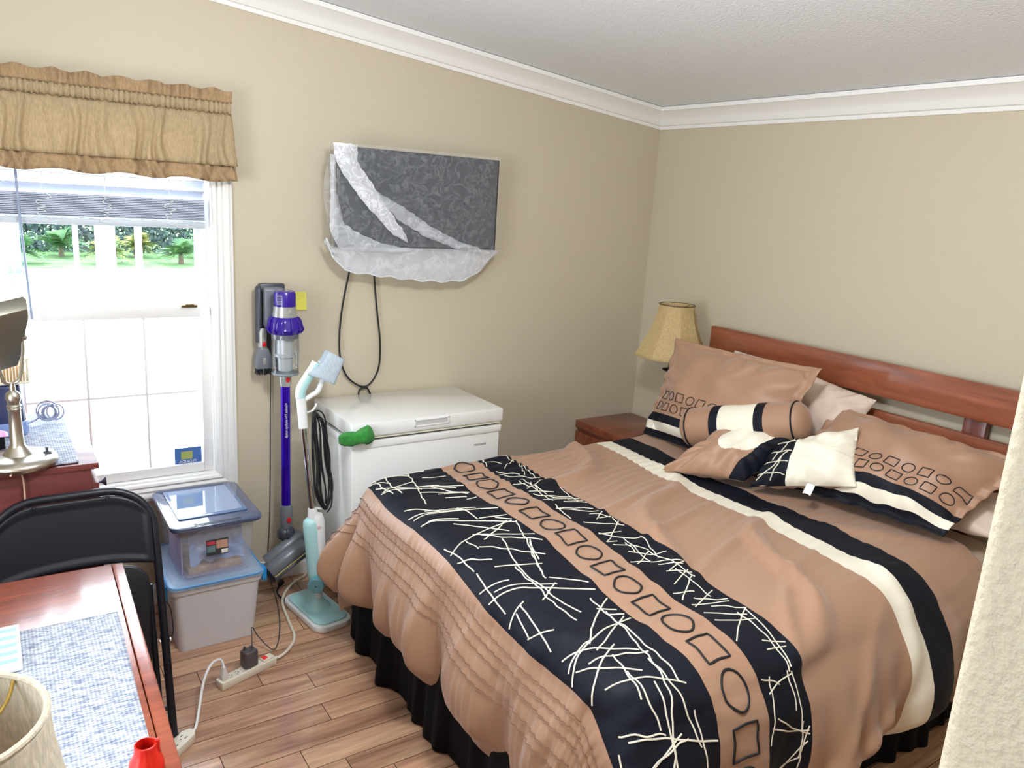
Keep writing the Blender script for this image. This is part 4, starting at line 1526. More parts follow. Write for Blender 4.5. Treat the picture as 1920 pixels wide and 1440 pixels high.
# swivel and motor head hanging down, turned toward the left
MB().tube([(VX, VY - .030 * math.cos(t * PI / 8) , .278 + .026 * math.sin(t * PI / 8)) for t in range(17)][:16], .010, 8, closed=True).lathe([(0, -.036), (.020, -.034), (.030, -.02), (.033, 0), (.030, .02), (.02, .034), (0, .036)], Matrix.Translation((VX - .002, VY, .275)) @ Matrix.Rotation(PI / 2, 4, 'Y'), 24).obj('swivel_joint', M_gpd, parent=vac, smooth=True, angle=50)
hx = Vector((.86, .10, .47)).normalized()    # head long axis (rises to the right)
HC = Vector((VX - .015, VY - .045, .178))
M1 = axis_mx(HC - hx * .098, HC + hx * .098)
hdd = MB().lathe([(0, 0), (.036, 0), (.040, .006), (.040, .190), (.036, .196), (0, .196)], M1 @ Matrix.Translation((0, 0, 0)), 32).obj('roller_housing', M_gp, parent=vac, smooth=True, angle=35)
MB().lathe([(0, -.012), (.044, -.012), (.050, 0), (.044, .006), (0, .006)], M1, 32, sc=(1.1, 1.0)).obj('roller_cap', M_black, parent=hdd, smooth=True, angle=35)
off = Vector((0, .02, .042))
MB().lathe([(0, 0.0), (.024, 0.0), (.028, .006), (.028, .186), (.024, .192), (0, .192)], Matrix.Translation(off) @ M1, 24).obj('head_motor', M_gp, parent=hdd, smooth=True, angle=35)
MB().lathe([(0, .0), (.022, .0), (.024, .02), (.022, .12), (0, .12)], axis_mx((VX + .002, VY - .035, .165), (VX, VY - .005, .262)), 20).obj('neck', M_gp, parent=vac, smooth=True, angle=35)
q = M1 @ Matrix.Translation((0, 0, .098))
zdir = hx; dn = Vector((-.1, -.45, -1)); dn = (dn - zdir * dn.dot(zdir)).normalized(); sd = zdir.cross(dn)
b = MB()
c0 = HC + dn * .042
vs = []
for s1 in (-1, 1):
    for s2 in (-1, 1):
        for s3 in (-1, 1):
            vs.append(c0 + zdir * .094 * s1 + sd * .030 * s2 + dn * .006 * s3)
b.add(vs, [(0, 1, 3, 2), (4, 6, 7, 5), (0, 4, 5, 1), (2, 3, 7, 6), (0, 2, 6, 4), (1, 5, 7, 3)])
b.obj('sole_plate', M_gpd, parent=hdd, bevel=.004)
MB().tube([c0 - zdir * .088 - dn * .010 - sd * .034, c0 + zdir * .088 - dn * .010 - sd * .034], .003, 6).obj('seal_strip', mat('brass_strip', (190, 170, 110), .5), parent=hdd)
# charger lead and adapter
M_lead = mat('grey_lead', (70, 70, 74), .5)
P = [(-2.155, -.012, 1.0), (-2.160, -.012, .60), (-2.166, -.012, .30), (-2.180, -.022, .10), (-2.178, -.06, .012), (-2.205, -.243, .006), (-2.262, -.454, .006), (-2.325, -.585, .008), (-2.37, -.545, .05), (-2.405, -.575, .12), (-2.430, -.66, .122), (-2.440, -.700, .105)]
tag(MB().tube(cr(P, 8), .0022, 6).obj('charger_lead', M_lead, smooth=True, loc=(-2.16, -.02, 0)), 'thin grey charger lead running down from the vacuum dock across the floor', 'cable')

# =================================================================== POWER STRIPS
M_strip = mat('strip_beige', (228, 222, 204), .4)
M_slot = mat('slot_dark', (60, 58, 52), .6)
S0, S1 = Vector((-2.566, -.728, 0)), Vector((-2.350, -.655, 0))
sdv = (S1 - S0).normalized(); spv = Vector((-sdv.y, sdv.x, 0)); SLn = (S1 - S0).length
SM = Matrix(((sdv.x, spv.x, 0, S0.x), (sdv.y, spv.y, 0, S0.y), (0, 0, 1, 0), (0, 0, 0, 1)))
ps = thing('power_strip', 'white power strip with glowing red switch in the middle of the floor', 'power strip', tuple(S0))
MB().box((0, -.022, .0005), (SLn, .022, .030), SM).obj('body', M_strip, parent=ps, bevel=.003)
for k in range(6):
    x = .022 + k * .0255
    o = MB().box((x - .010, -.014, .030), (x + .010, .014, .0308), SM).obj('outlet', mat('outlet_face', (216, 210, 192), .5) if k == 0 else bpy.data.materials['outlet_face'], parent=ps)
    MB().box((x - .006, -.009, .0309), (x + .000, -.007, .0312), SM).box((x - .006, .007, .0309), (x + .000, .009, .0312), SM).box((x + .003, -.002, .0309), (x + .007, .002, .0312), SM).obj('slots', M_slot, parent=o)['kind'] = 'stuff'
sw = MB().box((SLn - .052, -.017, .030), (SLn - .004, .017, .036), SM).obj('switch_plate', M_strip, parent=ps, bevel=.003)
MB().box((SLn - .047, -.010, .036), (SLn - .030, .010, .0400), SM).obj('rocker_switch', mat('switch_red', (150, 16, 20), .3, emit=(255, 60, 50), emit_s=.35), parent=sw, bevel=.001)
P = [(S1.x - .002, S1.y, .016), (-2.315, -.645, .012), (-2.262, -.591, .007), (-2.225, -.523, .006), (-2.208, -.393, .006), (-2.188, -.259, .006), (-2.150, -.170, .006), (-2.085, -.095, .006), (-2.03, -.060, .006), (-1.99, -.040, .03)]
tag(MB().tube(cr(P, 10), .0058, 8).obj('strip_cable', M_strip, smooth=True, loc=(-2.25, -.5, 0)), 'thick white cable curving from the power strip toward the skirting board', 'cable')
# adapter plugged in
b = MB()
ad = thing('power_adapter', 'dark grey power adapter plugged into the white power strip', 'adapter', (-2.44, -.69, .03))
am = SM @ Matrix.Translation((.128, .003, 0))
MB().box((-.026, -.020, .034), (.026, .024, .098), am).obj('housing', mat('adapter_grey', (84, 78, 80), .4), parent=ad, bevel=.007, bseg=3)
MB().lathe([(0, .098), (.006, .098), (.004, .112), (0, .112)], am @ Matrix.Translation((-.014, .01, 0)), 12).obj('strain_relief', M_lead, parent=ad)
# second strip
R0, R1 = Vector((-2.700, -.945, 0)), Vector((-2.86, -1.075, 0))
rdv = (R1 - R0).normalized(); rpv = Vector((-rdv.y, rdv.x, 0)); RL = (R1 - R0).length
RM = Matrix(((rdv.x, rpv.x, 0, R0.x), (rdv.y, rpv.y, 0, R0.y), (0, 0, 1, 0), (0, 0, 0, 1)))
p2 = thing('extension_block', 'white extension block on the floor beside the chair leg', 'power strip', tuple(R0))
MB().prism([(0, -.010), (.022, -.024), (RL, -.024), (RL, .024), (.022, .024), (0, .010)], .0005, .032, lambda p, d: tuple(RM @ Vector((p[0], p[1], d)))).obj('body', M_strip, parent=p2, bevel=.003)
for k in range(3):
    x = .045 + k * .042
    MB().box((x - .008, -.010, .032), (x + .004, -.007, .0325), RM).box((x - .008, .007, .032), (x + .004, .010, .0325), RM).box((x + .009, -.002, .032), (x + .013, .002, .0325), RM).obj('slots', M_slot, parent=p2)['kind'] = 'stuff'
pl = thing('plug_lead', 'white plug and lead arching from the power strip to the extension block', 'cable', tuple(S0))
pm = SM @ Matrix.Translation((.020, 0, 0))
MB().prism([(-.011, .031), (.011, .031), (.012, .052), (.007, .066), (.004, .082), (-.004, .082), (-.007, .066), (-.012, .052)], -.010, .010, lambda p, d: tuple(pm @ Vector((p[0], d, p[1])))).obj('plug', M_white_pl, parent=pl, bevel=.003)
pt = pm @ Vector((0, 0, .08))
P = [tuple(pt), (pt.x - .008, pt.y + .01, .105), (-2.590, -.735, .113), (-2.625, -.775, .085), (-2.655, -.840, .04), (-2.683, -.915, .018), (R0.x - .004, R0.y - .003, .016)]
MB().tube(cr(P, 8), .0045, 8).obj('lead', M_white_pl, parent=pl, smooth=True)

# =================================================================== STEAM MOP
M_mint = mat('mint_plastic', (172, 216, 218), .3)
M_mintd = mat('mint_dark', (112, 172, 186), .3)
M_mw = mat('mop_white', (228, 230, 230), .3)
mop = thing('steam_mop', 'mint and white upright steam mop standing in front of the freezer', 'mop', (-2.09, -.40, 0))
# base plate
bc_ = Vector((-2.080, -.385, 0)); ax = Vector((.135, -.99, 0)).normalized(); ay = Vector((.99, .135, 0))
BM = Matrix(((ax.x, ay.x, 0, bc_.x), (ax.y, ay.y, 0, bc_.y), (0, 0, 1, 0), (0, 0, 0, 1)))


def rr_rect(hx_, hy_, r_, n=8):
    P = []
    for cx_, cy_, a0 in ((hx_ - r_, hy_ - r_, 0), (-hx_ + r_, hy_ - r_, PI / 2), (-hx_ + r_, -hy_ + r_, PI), (hx_ - r_, -hy_ + r_, 1.5 * PI)):
        for i in range(n + 1):
            a = a0 + PI / 2 * i / n; P.append((cx_ + r_ * math.cos(a), cy_ + r_ * math.sin(a)))
    return P


MB().prism(rr_rect(.170, .085, .05), .001, .026, lambda p, d: tuple(BM @ Vector((p[0], p[1], d)))).obj('mop_head', M_mw, parent=mop, bevel=.005)
MB().prism(rr_rect(.150, .072, .042), .0262, .034, lambda p, d: tuple(BM @ Vector((p[0], p[1], d)))).obj('head_cover', M_mint, parent=mop, bevel=.004)
MB().lathe([(.062, .030), (.050, .042), (.032, .056), (.022, .075), (0, .075)], BM, 32).obj('head_dome', M_mint, parent=mop, smooth=True)
ms = lambda z: Vector((-2.070 - .044 * (z / .95), -.415 + .135 * z, z))   # spine
sp = [(-2.066, -.411), (-2.073, -.399)]
neck = MB().tube([(-2.075, -.388, .055), (-2.074, -.392, .155)], .0165, 16); neck.obj('lower_neck', M_mw, parent=mop, smooth=True)


def body(side):
    # tall tapering body, halves: mint (left) and white (right/front)
    P0 = Vector((-2.083, -.385, .150)); P1 = Vector((-2.094, -.358, .425))
    m = axis_mx(P0, P1)
    L = (P1 - P0).length
    prof = [(0.0, -.010), (.020, -.008), (.032, .01), (.035, .04), (.037, L * .6), (.040, L - .03), (.036, L - .008), (.022, L + .004), (0, L + .006)]
    return MB().lathe(prof, m, 32, sc=(1, .9)), m, L


bb, m_, L_ = body(1)
bd = bb.obj('water_tank', M_mint, parent=mop, smooth=True, angle=60)
# white spine panel on the right front
P0 = Vector((-2.066, -.395, .150)); P1 = Vector((-2.074, -.368, .435)); mm = axis_mx(P0, P1); L = (P1 - P0).length
MB().lathe([(0, -.012), (.016, -.01), (.021, .02), (.026, L * .6), (.028, L - .02), (.020, L + .01), (0, L + .012)], mm, 28).obj('body_panel', M_mw, parent=mop, smooth=True, angle=60)
MB().lathe([(0, 0), (.008, 0), (.009, .003), (.004, .004), (0, .004)], axis_mx((-2.078, -.397, .395), (-2.083, -.43, .39)), 18).obj('cap_button', mat('pale_pink', (226, 200, 200), .4), parent=mop, smooth=True)
# dial
dc = Vector((-2.098, -.425, .150))
dd = MB().lathe([(0, 0), (.033, 0), (.034, .004), (.034, .034), (.030, .038), (0, .038)], axis_mx(dc + Vector((.012, .020, .004)), dc + Vector((-.028, -.045, 0))), 32).obj('dial', M_mintd, parent=mop, smooth=True, angle=35)
MB().lathe([(0, 0), (.003, 0), (.003, .002), (0, .002)], axis_mx(dc + Vector((-.0085, -.0135, 0.002)), dc + Vector((-.028, -.045, 0))), 10).obj('screw', M_gpd, parent=dd)
MB().tube([(-2.0885, -.361, .425), (-2.0935, -.359, .470)], [.024, .0175], 18).obj('upper_neck', M_mw, parent=mop, smooth=True)
MB().tube([(-2.0935, -.359, .470), (-2.114, -.312, .806)], .0115, 16).obj('pole', M_chrome, parent=mop, smooth=True)
MB().tube(cr([(-2.114, -.312, .806), (-2.118, -.300, .900), (-2.120, -.297, .930)], 4), .0195, 18).obj('handle_collar', M_mw, parent=mop, smooth=True)
hp = cr([(-2.120, -.297, .925), (-2.117, -.295, .962), (-2.095, -.293, 1.000), (-2.062, -.290, 1.046), (-2.048, -.288, 1.068)], 6)
MB().tube(hp, .0190, 16).obj('grip', M_mint, parent=mop, smooth=True)
hp2 = [p + Vector((-.010, -.002, .006)) for p in hp]
MB().tube(hp2, .0135, 12).obj('grip_back', M_mw, parent=mop, smooth=True)
hq = cr([(-2.110, -.298, .918), (-2.075, -.298, .938), (-2.050, -.297, .952), (-2.030, -.294, .990), (-2.012, -.290, 1.030), (-2.012, -.288, 1.052), (-2.028, -.287, 1.066), (-2.046, -.288, 1.066)], 6)
MB().tube(hq, .0105, 12).obj('guard_loop', M_mw, parent=mop, smooth=True)
MB().tube(cr([(-2.105, -.305, .868), (-2.075, -.300, .872), (-2.060, -.300, .888), (-2.056, -.300, .902)], 5), .0045, 8).obj('cord_hook', M_mw, parent=mop, smooth=True)
MB().tube(cr([(-2.078, -.362, .470), (-2.050, -.362, .462), (-2.038, -.360, .480)], 5), .0045, 8).obj('cord_hook', M_mw, parent=mop, smooth=True)
# pale measuring cup hung over the handle: curved sheet box
M_cup = fabric_translucent('frosted_cup', (236, 246, 253), .55, 40)
bgm = thing('measuring_scoop', 'frosted pale blue plastic scoop hung over the steam mop handle', 'scoop', (-2.02, -.29, 1.0))
cc = [Vector((-2.006, -.283, 1.118)), Vector((-1.938, -.286, 1.080)), Vector((-1.986, -.300, .980)), Vector((-2.095, -.292, 1.032))]


def cup(off):
    def f(i, j):
        top = cc[0].lerp(cc[1], i); bot = cc[3].lerp(cc[2], i)
        p = top.lerp(bot, j)
        # flare of the left edge
        p = p + Vector((.014 * math.sin(PI * j) * (1 - i), 0, 0))
        p.y += off * (1 - .35 * abs(2 * i - 1) ** 6) - .004 * math.sin(i * 3)
        return tuple(p)
    return f


b = MB(); b.grid(16, 12, cup(-.030)); b.obj('front_wall', M_cup, parent=bgm, smooth=True, solid=.002)
b = MB(); b.grid(16, 12, cup(.026)); b.obj('back_wall', M_cup, parent=bgm, smooth=True, solid=.002)
b = MB()
for e in (0, 1):
    b.grid(8, 8, lambda i, j, e=e: tuple(Vector(cup(-.030)(e, j)).lerp(Vector(cup(.026)(e, j)), i)))
b.grid(8, 8, lambda i, j: tuple(Vector(cup(-.030)(j, 0)).lerp(Vector(cup(.026)(j, 0)), i)))
b.obj('rim_wall', M_cup, parent=bgm, smooth=True)
# wound black cord
b = MB(); rr = random.Random(12)
for k in range(9):
    w0 = .006 + .0055 * k
    dy = rr.uniform(-.012, .012)
    xo = rr.uniform(-.004, .004)
    P = []
    cx_ = lambda z: -2.062 + .020 * (1 - (z - .45) / .45) + xo
    top_, bot_ = .868 - rr.uniform(0, .01), .468 - rr.uniform(0, .012)
    hw = .012 + .0040 * k
    P = [(cx_(top_) - .004, -.305 + dy, top_), (cx_(.80) + hw * .8, -.315 + dy, .80), (cx_(.66) + hw + rr.uniform(-.01, .012), -.330 + dy, .66 + rr.uniform(-.03, .03)), (cx_(.54) + hw * 1.0 + rr.uniform(-.005, .012), -.350 + dy, .54), (cx_(bot_) + .002, -.362 + dy, bot_),
         (cx_(.54) - hw * .8, -.355 + dy, .54), (cx_(.66) - hw * .7 + rr.uniform(-.008, .008), -.335 + dy, .66), (cx_(.80) - hw * .55, -.318 + dy, .80)]
    b.tube(cr(P, 8, closed=True), .0031, 6, closed=True)
P = [(-2.066, -.300, .870), (-2.040, -.302, .868), (-2.022, -.305, .840), (-2.016, -.310, .79), (-2.014, -.322, .70), (-2.012, -.335, .60), (-2.004, -.348, .53), (-2.010, -.358, .47), (-2.03, -.363, .44)]
b.tube(cr(P, 6), .0031, 6)
mc = b.obj('wound_cord', M_blacktape, smooth=True, loc=(-2.05, -.33, .65), parent=None); mc.parent = mop; mc.matrix_parent_inverse = Matrix.Translation(mop.location).inverted()
# loose plug on the floor
P = [(-2.150, -.098, .012), (-2.176, -.142, .006), (-2.176, -.205, .005), (-2.150, -.262, .005), (-2.110, -.290, .008)]
lp = thing('loose_plug', 'black plug lying on the floor by the skirting beside the mop head', 'plug', (-2.15, -.1, 0))
MB().tube(cr(P, 8), .0042, 8).obj('lead', M_blacktape, parent=lp, smooth=True)
MB().lathe([(0, 0), (.006, 0), (.012, .014), (.014, .030), (.010, .036), (0, .036)], axis_mx((-2.156, -.105, .014), (-2.128, -.070, .016)), 14).obj('plug_body', M_blacktape, parent=lp, smooth=True)
MB().box((-.006, -.001, .034), (-.004, .001, .050), axis_mx((-2.156, -.105, .014), (-2.128, -.070, .016))).box((.004, -.001, .034), (.006, .001, .050), axis_mx((-2.156, -.105, .014), (-2.128, -.070, .016))).obj('prongs', M_brass, parent=lp)['kind'] = 'stuff'
# crumpled paper by the bed
b = MB(); b.grid(14, 20, lambda i, j: (-1.945 + .045 * i + .008 * math.sin(j * 14), -.585 + .016 * math.sin(i * 9 + j * 11) + .01 * j, .006 + .10 * j + .004 * math.sin(i * 14)))
tag(b.obj('tissue_scrap', M_white_pl, smooth=True, angle=40, solid=.001, loc=(-1.93, -.58, 0)), 'crumpled white tissue hanging to the floor at the foot corner of the bed', 'tissue')

# =================================================================== STORAGE BINS
def clear_plastic(name, rgb, alpha, rough=.25):
    m = bpy.data.materials.new(name); m.use_nodes = True
    nt = m.node_tree; p = nt.nodes['Principled BSDF']; out = nt.nodes['Material Output']
    p.inputs['Base Color'].default_value = lin(rgb) + (1,); p.inputs['Roughness'].default_value = rough
    t = nt.nodes.new('ShaderNodeBsdfTransparent'); t.inputs[0].default_value = (.97, .98, 1, 1)
    mx = nt.nodes.new('ShaderNodeMixShader'); mx.inputs[0].default_value = alpha
    nt.links.new(t.outputs[0], mx.inputs[1]); nt.links.new(p.outputs[0], mx.inputs[2]); nt.links.new(mx.outputs[0], out.inputs['Surface'])
    return m


M_frost = clear_plastic('frosted_bin', (252, 252, 255), .56)
M_clear = clear_plastic('clear_tub', (232, 236, 248), .15, .12)
M_bluel = clear_plastic('blue_lid', (176, 208, 236), .6)
M_blue = mat('blue_latch', (24, 140, 208), .35)


def tub(x0, x1, y0, y1, z0, z1, tap, m, parent, name='tub', th=.003, rim=.008):
    b = MB()
    def ring(z, ins, o_):
        hx_, hy_ = (x1 - x0) / 2 - ins + o_, (y1 - y0) / 2 - ins + o_
        return [(((x0 + x1) / 2 + p[0]), ((y0 + y1) / 2 + p[1]), z) for p in rr_rect(hx_, hy_, .028, 5)]
    rings = [ring(z0, tap, 0), ring(z1 - .02, .002, 0), ring(z1 - .019, 0, rim * .6), ring(z1, 0, rim), ring(z1, 0, -th), ring(z0 + th, tap, -th)]
    n = len(rings[0]); vs = [v for r_0 in rings for v in r_0]
    fs = []
    for k in range(len(rings) - 1):
        for i in range(n):
            j = (i + 1) % n; fs.append((k * n + i, k * n + j, (k + 1) * n + j, (k + 1) * n + i))
    fs.append(tuple(range(n - 1, -1, -1))); fs.append(tuple((len(rings) - 1) * n + i for i in range(n)))
    b.add(vs, fs)
    return b.obj(name, m, parent=parent, smooth=True, angle=30)


lb_ = thing('storage_bin', 'frosted plastic storage bin with pale blue lid, lower of the two stacked bins', 'storage box', (-2.50, -.27, 0))
tub(-2.662, -2.332, -.455, -.07, .001, .270, .022, M_frost, lb_)
def lidslab(x0, x1, y0, y1, z0, z1, m, name, parent, r_=.03):
    return MB().prism(rr_rect((x1 - x0) / 2, (y1 - y0) / 2, r_, 6), z0, z1, lambda p, d: ((x0 + x1) / 2 + p[0], (y0 + y1) / 2 + p[1], d)).obj(name, m, parent=parent, bevel=.004)
L1 = lidslab(-2.675, -2.318, -.470, -.055, .271, .287, M_bluel, 'lid', lb_, .04)
lidslab(-2.655, -2.338, -.450, -.075, .2875, .293, M_clear, 'lid_step', L1, .03)
MB().tube([((-2.675 - 2.318) / 2 + p[0], (-.470 - .055) / 2 + p[1], .2865) for p in rr_rect(.1745, .2095, .04, 6)], .0028, 6, closed=True).obj('seal_line', mat('seal_blue', (86, 160, 226), .4), parent=L1, smooth=True)
MB().box((-2.690, -.415, .215), (-2.670, -.355, .278)).obj('latch', M_blue, parent=lb_, bevel=.004)
MB().box((-2.322, -.425, .225), (-2.302, -.375, .275), ).obj('latch', M_blue, parent=lb_, bevel=.004)
ub = thing('storage_bin', 'clear plastic storage bin with dark framed lid, stacked on the frosted bin', 'storage box', (-2.49, -.26, .294))
tub(-2.640, -2.345, -.440, -.07, .294, .502, .016, M_clear, ub, rim=.006)
M_lidd = mat('dark_lid', (64, 78, 108), .14, coat=.7)
Lf = MB()
x0, x1, y0, y1 = -2.658, -2.324, -.468, -.048
lo = rr_rect((x1 - x0) / 2, (y1 - y0) / 2, .035, 6)
cxl, cyl = (x0 + x1) / 2, (y0 + y1) / 2
Lf.prism(lo, .503, .522, lambda p, d: (cxl + p[0], cyl + p[1], d))
lido = Lf.obj('lid_frame', M_lidd, parent=ub, bevel=.006, bseg=3)
MB().prism(rr_rect(.128, .155, .012, 4), .522, .527, lambda p, d: (cxl + p[0], cyl + .022 + p[1], d)).obj('lid_panel_frame', mat('lid_blue', (86, 110, 150), .15, coat=.5), parent=lido, bevel=.002)
MB().prism(rr_rect(.112, .138, .006, 3), .5272, .5280, lambda p, d: (cxl + p[0], cyl + .022 + p[1], d)).obj('lid_window', mat('lid_window', (120, 140, 170), .04, coat=1.0, spec=1.0), parent=lido)
MB().box((cxl - .085, y0 + .012, .5222), (cxl + .085, y0 + .022, .5226)).obj('lid_groove', M_black, parent=lido)
# contents
def pile(name, label, cat, a, b_, m, rot=0.0, tilt=0.0, bev=.003):
    c = (Vector(a) + Vector(b_)) / 2; h = (Vector(b_) - Vector(a)) / 2
    mxx = Matrix.Translation(c) @ Matrix.Rotation(rot, 4, 'Z') @ Matrix.Rotation(tilt, 4, 'X')
    o = MB().box(tuple(-h), tuple(h), mxx).obj(name, m, bevel=bev, loc=(c.x, c.y, a[2])); tag(o, label, cat); return o


pile('magazine_stack', 'tan booklet stack lying on the bottom of the clear upper bin', 'booklets', (-2.60, -.40, .300), (-2.40, -.16, .326), mat('tan_paper', (206, 176, 136), .7, var=((160, 120, 90), 30)), rot=.06)
pile('paper_pad', 'grey paper pad under the tan booklets in the clear bin', 'paper', (-2.61, -.41, .2960), (-2.39, -.15, .2995), mat('grey_paper', (150, 140, 160), .7), rot=.08, bev=.0004)
pile('envelope', 'lilac envelope standing at the left side of the clear upper bin', 'envelope', (-2.618, -.39, .300), (-2.612, -.20, .460), mat('lilac_paper', (196, 184, 214), .7), rot=.04)
b = MB()
b.grid(24, 20, lambda i, j: (-2.585 + .20 * i, -.405 + .03 * math.sin(i * 3) + .035 * j + .012 * noise.noise(Vector((i * 7, j * 7, 3))), .335 + .135 * j + .02 * noise.noise(Vector((i * 6, j * 6, 9)))))
b.grid(24, 20, lambda i, j: (-2.585 + .20 * i, -.365 + .20 * j + .01 * noise.noise(Vector((i * 7, j * 7, 5))), .470 - .06 * j + .02 * noise.noise(Vector((i * 6, j * 6, 2)))))
pk = b.obj('wrapped_pack', mat('film_white', (214, 226, 244), .15, var=((110, 150, 210), 9), coat=.5), smooth=True, angle=50, loc=(-2.49, -.3, .33)); tag(pk, 'shiny blue and white film-wrapped pack in the clear upper bin', 'package')
lbm = Matrix.Translation((-2.495, -.442, .415))
lbl = MB().box((-.038, -.0008, -.032), (.042, .0008, .032), lbm).obj('bin_label', mat('label_dark', (52, 58, 60), .4), parent=ub)
MB().box((-.036, -.0014, .012), (-.006, -.0009, .026), lbm).obj('label_red', mat('label_red', (190, 60, 80), .4), parent=lbl)
MB().box((-.002, -.0014, -.006), (.040, -.0009, .026), lbm).obj('label_picture', mat('label_pic', (190, 150, 130), .4), parent=lbl)
MB().box((-.036, -.0014, -.018), (-.006, -.0009, .008), lbm).obj('label_teal', mat('label_teal', (96, 130, 136), .4), parent=lbl)
MB().box((.016, -.0014, -.028), (.040, -.0009, -.012), lbm).obj('label_barcode', M_white_pl, parent=lbl)

# =================================================================== DRESSER BY THE WINDOW
M_maroon = wood('maroon_veneer', (88, 40, 40), (104, 50, 48), (118, 60, 56), .35, 1.0, 'x', coat=.2)
dr = thing('dresser', 'maroon wood dresser under the window with a woven mat on top', 'dresser', (-3.17, -.36, 0))
dx0, dx1, dy0, dy1 = -3.46, -2.895, -.672, -.03
MB().box((dx0, dy0, .862), (dx1, dy1, .882)).obj('top', M_maroon, parent=dr, bevel=.002)
MB().box((dx0 + .005, dy0 + .004, .06), (dx1 - .022, dy0 + .022, .862)).obj('side_panel', M_maroon, parent=dr, bevel=.001)
MB().box((dx0 + .005, dy1 - .022, .06), (dx1 - .022, dy1 - .004, .862)).obj('side_panel', M_maroon, parent=dr, bevel=.001)
MB().box((dx0 + .005, dy0 + .022, .06), (dx1 - .03, dy1 - .022, .860)).obj('carcass', M_dark_cherry, parent=dr)
for k in range(4):
    z1 = .815 - k * .19
    d = MB().box((dx1 - .022, dy0 + .004, z1 - .180), (dx1 - .002, dy1 - .004, z1)).obj('drawer', M_maroon, parent=dr, bevel=.002)
    for yy in (dy0 + .12, dy1 - .12):
        MB().lathe([(0, 0), (.006, 0), (.0045, .016), (.006, .020), (.014, .028), (.015, .031), (0, .033)], axis_mx((dx1 - .002, yy, z1 - .04), (dx1 + .1, yy, z1 - .04)), 20).obj('knob', mat('knob_grey', (96, 100, 124), .3, metal=.6) if 'knob_grey' not in bpy.data.materials else bpy.data.materials['knob_grey'], parent=d, smooth=True)
MB().box((dx0 + .03, dy0 + .03, 0), (dx1 - .05, dy1 - .03, .06)).obj('plinth', M_dark_cherry, parent=dr)


def woven(name, c1, c2, sx=260):
    m = bpy.data.materials.new(name); m.use_nodes = True
    nt = m.node_tree; N = nt.nodes.new; L = nt.links.new
    p = nt.nodes['Principled BSDF']; p.inputs['Roughness'].default_value = .75
    tc = N('ShaderNodeTexCoord'); mp = N('ShaderNodeMapping'); mp.inputs['Scale'].default_value = (1.0, 3.2, 1)
    mp.inputs['Rotation'].default_value = (0, 0, .12)
    n = N('ShaderNodeTexNoise'); n.inputs['Scale'].default_value = 34; n.inputs['Detail'].default_value = 10; n.inputs['Roughness'].default_value = .8
    r = N('ShaderNodeValToRGB'); e = r.color_ramp.elements
    e[0].position = .42; e[0].color = lin(c1) + (1,); e[1].position = .56; e[1].color = lin(c2) + (1,)
    ck = N('ShaderNodeTexWave'); ck.inputs['Scale'].default_value = sx / 6; ck.bands_direction = 'X'
    ck2 = N('ShaderNodeTexWave'); ck2.inputs['Scale'].default_value = sx / 6; ck2.bands_direction = 'Y'
    mu = N('ShaderNodeMath'); mu.operation = 'ADD'
    mr = N('ShaderNodeMapRange'); mr.inputs['From Max'].default_value = 2; mr.inputs['To Min'].default_value = .55; mr.inputs['To Max'].default_value = 1.15
    vm = N('ShaderNodeVectorMath'); vm.operation = 'SCALE'
    bp = N('ShaderNodeBump'); bp.inputs['Strength'].default_value = .6; bp.inputs['Distance'].default_value = .001
    L(tc.outputs['Object'], mp.inputs[0]); L(mp.outputs[0], n.inputs['Vector']); L(n.outputs['Fac'], r.inputs['Fac'])
    L(tc.outputs['Object'], ck.inputs['Vector']); L(tc.outputs['Object'], ck2.inputs['Vector'])
    L(ck.outputs['Fac'], mu.inputs[0]); L(ck2.outputs['Fac'], mu.inputs[1]); L(mu.outputs[0], mr.inputs['Value'])
    L(r.outputs['Color'], vm.inputs[0]); L(mr.outputs[0], vm.inputs['Scale']); L(vm.outputs[0], p.inputs['Base Color'])
    L(mu.outputs[0], bp.inputs['Height']); L(bp.outputs['Normal'], p.inputs['Normal'])
    return m


M_mat = woven('woven_mat', (122, 134, 162), (216, 222, 232))
def matmesh(x0, x1, y0, y1, z, name, label, loc, wob=.0012):
    b = MB()
    b.grid(40, 60, lambda i, j: (x0 + (x1 - x0) * i, y0 + (y1 - y0) * j, z + .0025 + wob * math.sin(i * 7 + j * 9)))
    b2 = b.obj(name, M_mat, smooth=True, solid=.003, angle=180, loc=loc); return tag(b2, label, 'placemat')


matmesh(dx0, -2.948, -.655, -.05, .8835, 'placemat', 'blue and white woven placemat on the maroon dresser by the window', (-3.2, -.35, .883))

# vanity mirror
vm_ = thing('vanity_mirror', 'brushed nickel lighted vanity mirror on a round base, tilted back', 'mirror', (-3.105, -.615, .8865))
C0 = Matrix.Translation((-3.105, -.622, .0))
MB().lathe([(0, .8870), (.094, .8870), (.104, .893), (.106, .905), (.100, .914), (.080, .920), (.050, .924), (0, .924)], C0, 48).obj('base', M_nickel, parent=vm_, smooth=True, angle=50)
MB().lathe([(0, .922), (.042, .922), (.032, .935), (.024, .946), (.0185, .955), (.0165, 1.060), (.019, 1.066), (.016, 1.070), (.020, 1.075), (.016, 1.080), (.0175, 1.088), (.0215, 1.100), (.0175, 1.114), (.008, 1.122), (.007, 1.145), (0, 1.146)], C0, 32).obj('column', M_nickel, parent=vm_, smooth=True, angle=40)
sw_ = MB().lathe([(0, .918), (.014, .918), (.010, .924), (.004, .926), (.004, .936), (.007, .938), (0, .940)], Matrix.Translation((-3.030, -.632, 0)), 16).obj('switch', M_gpd, parent=vm_, smooth=True)
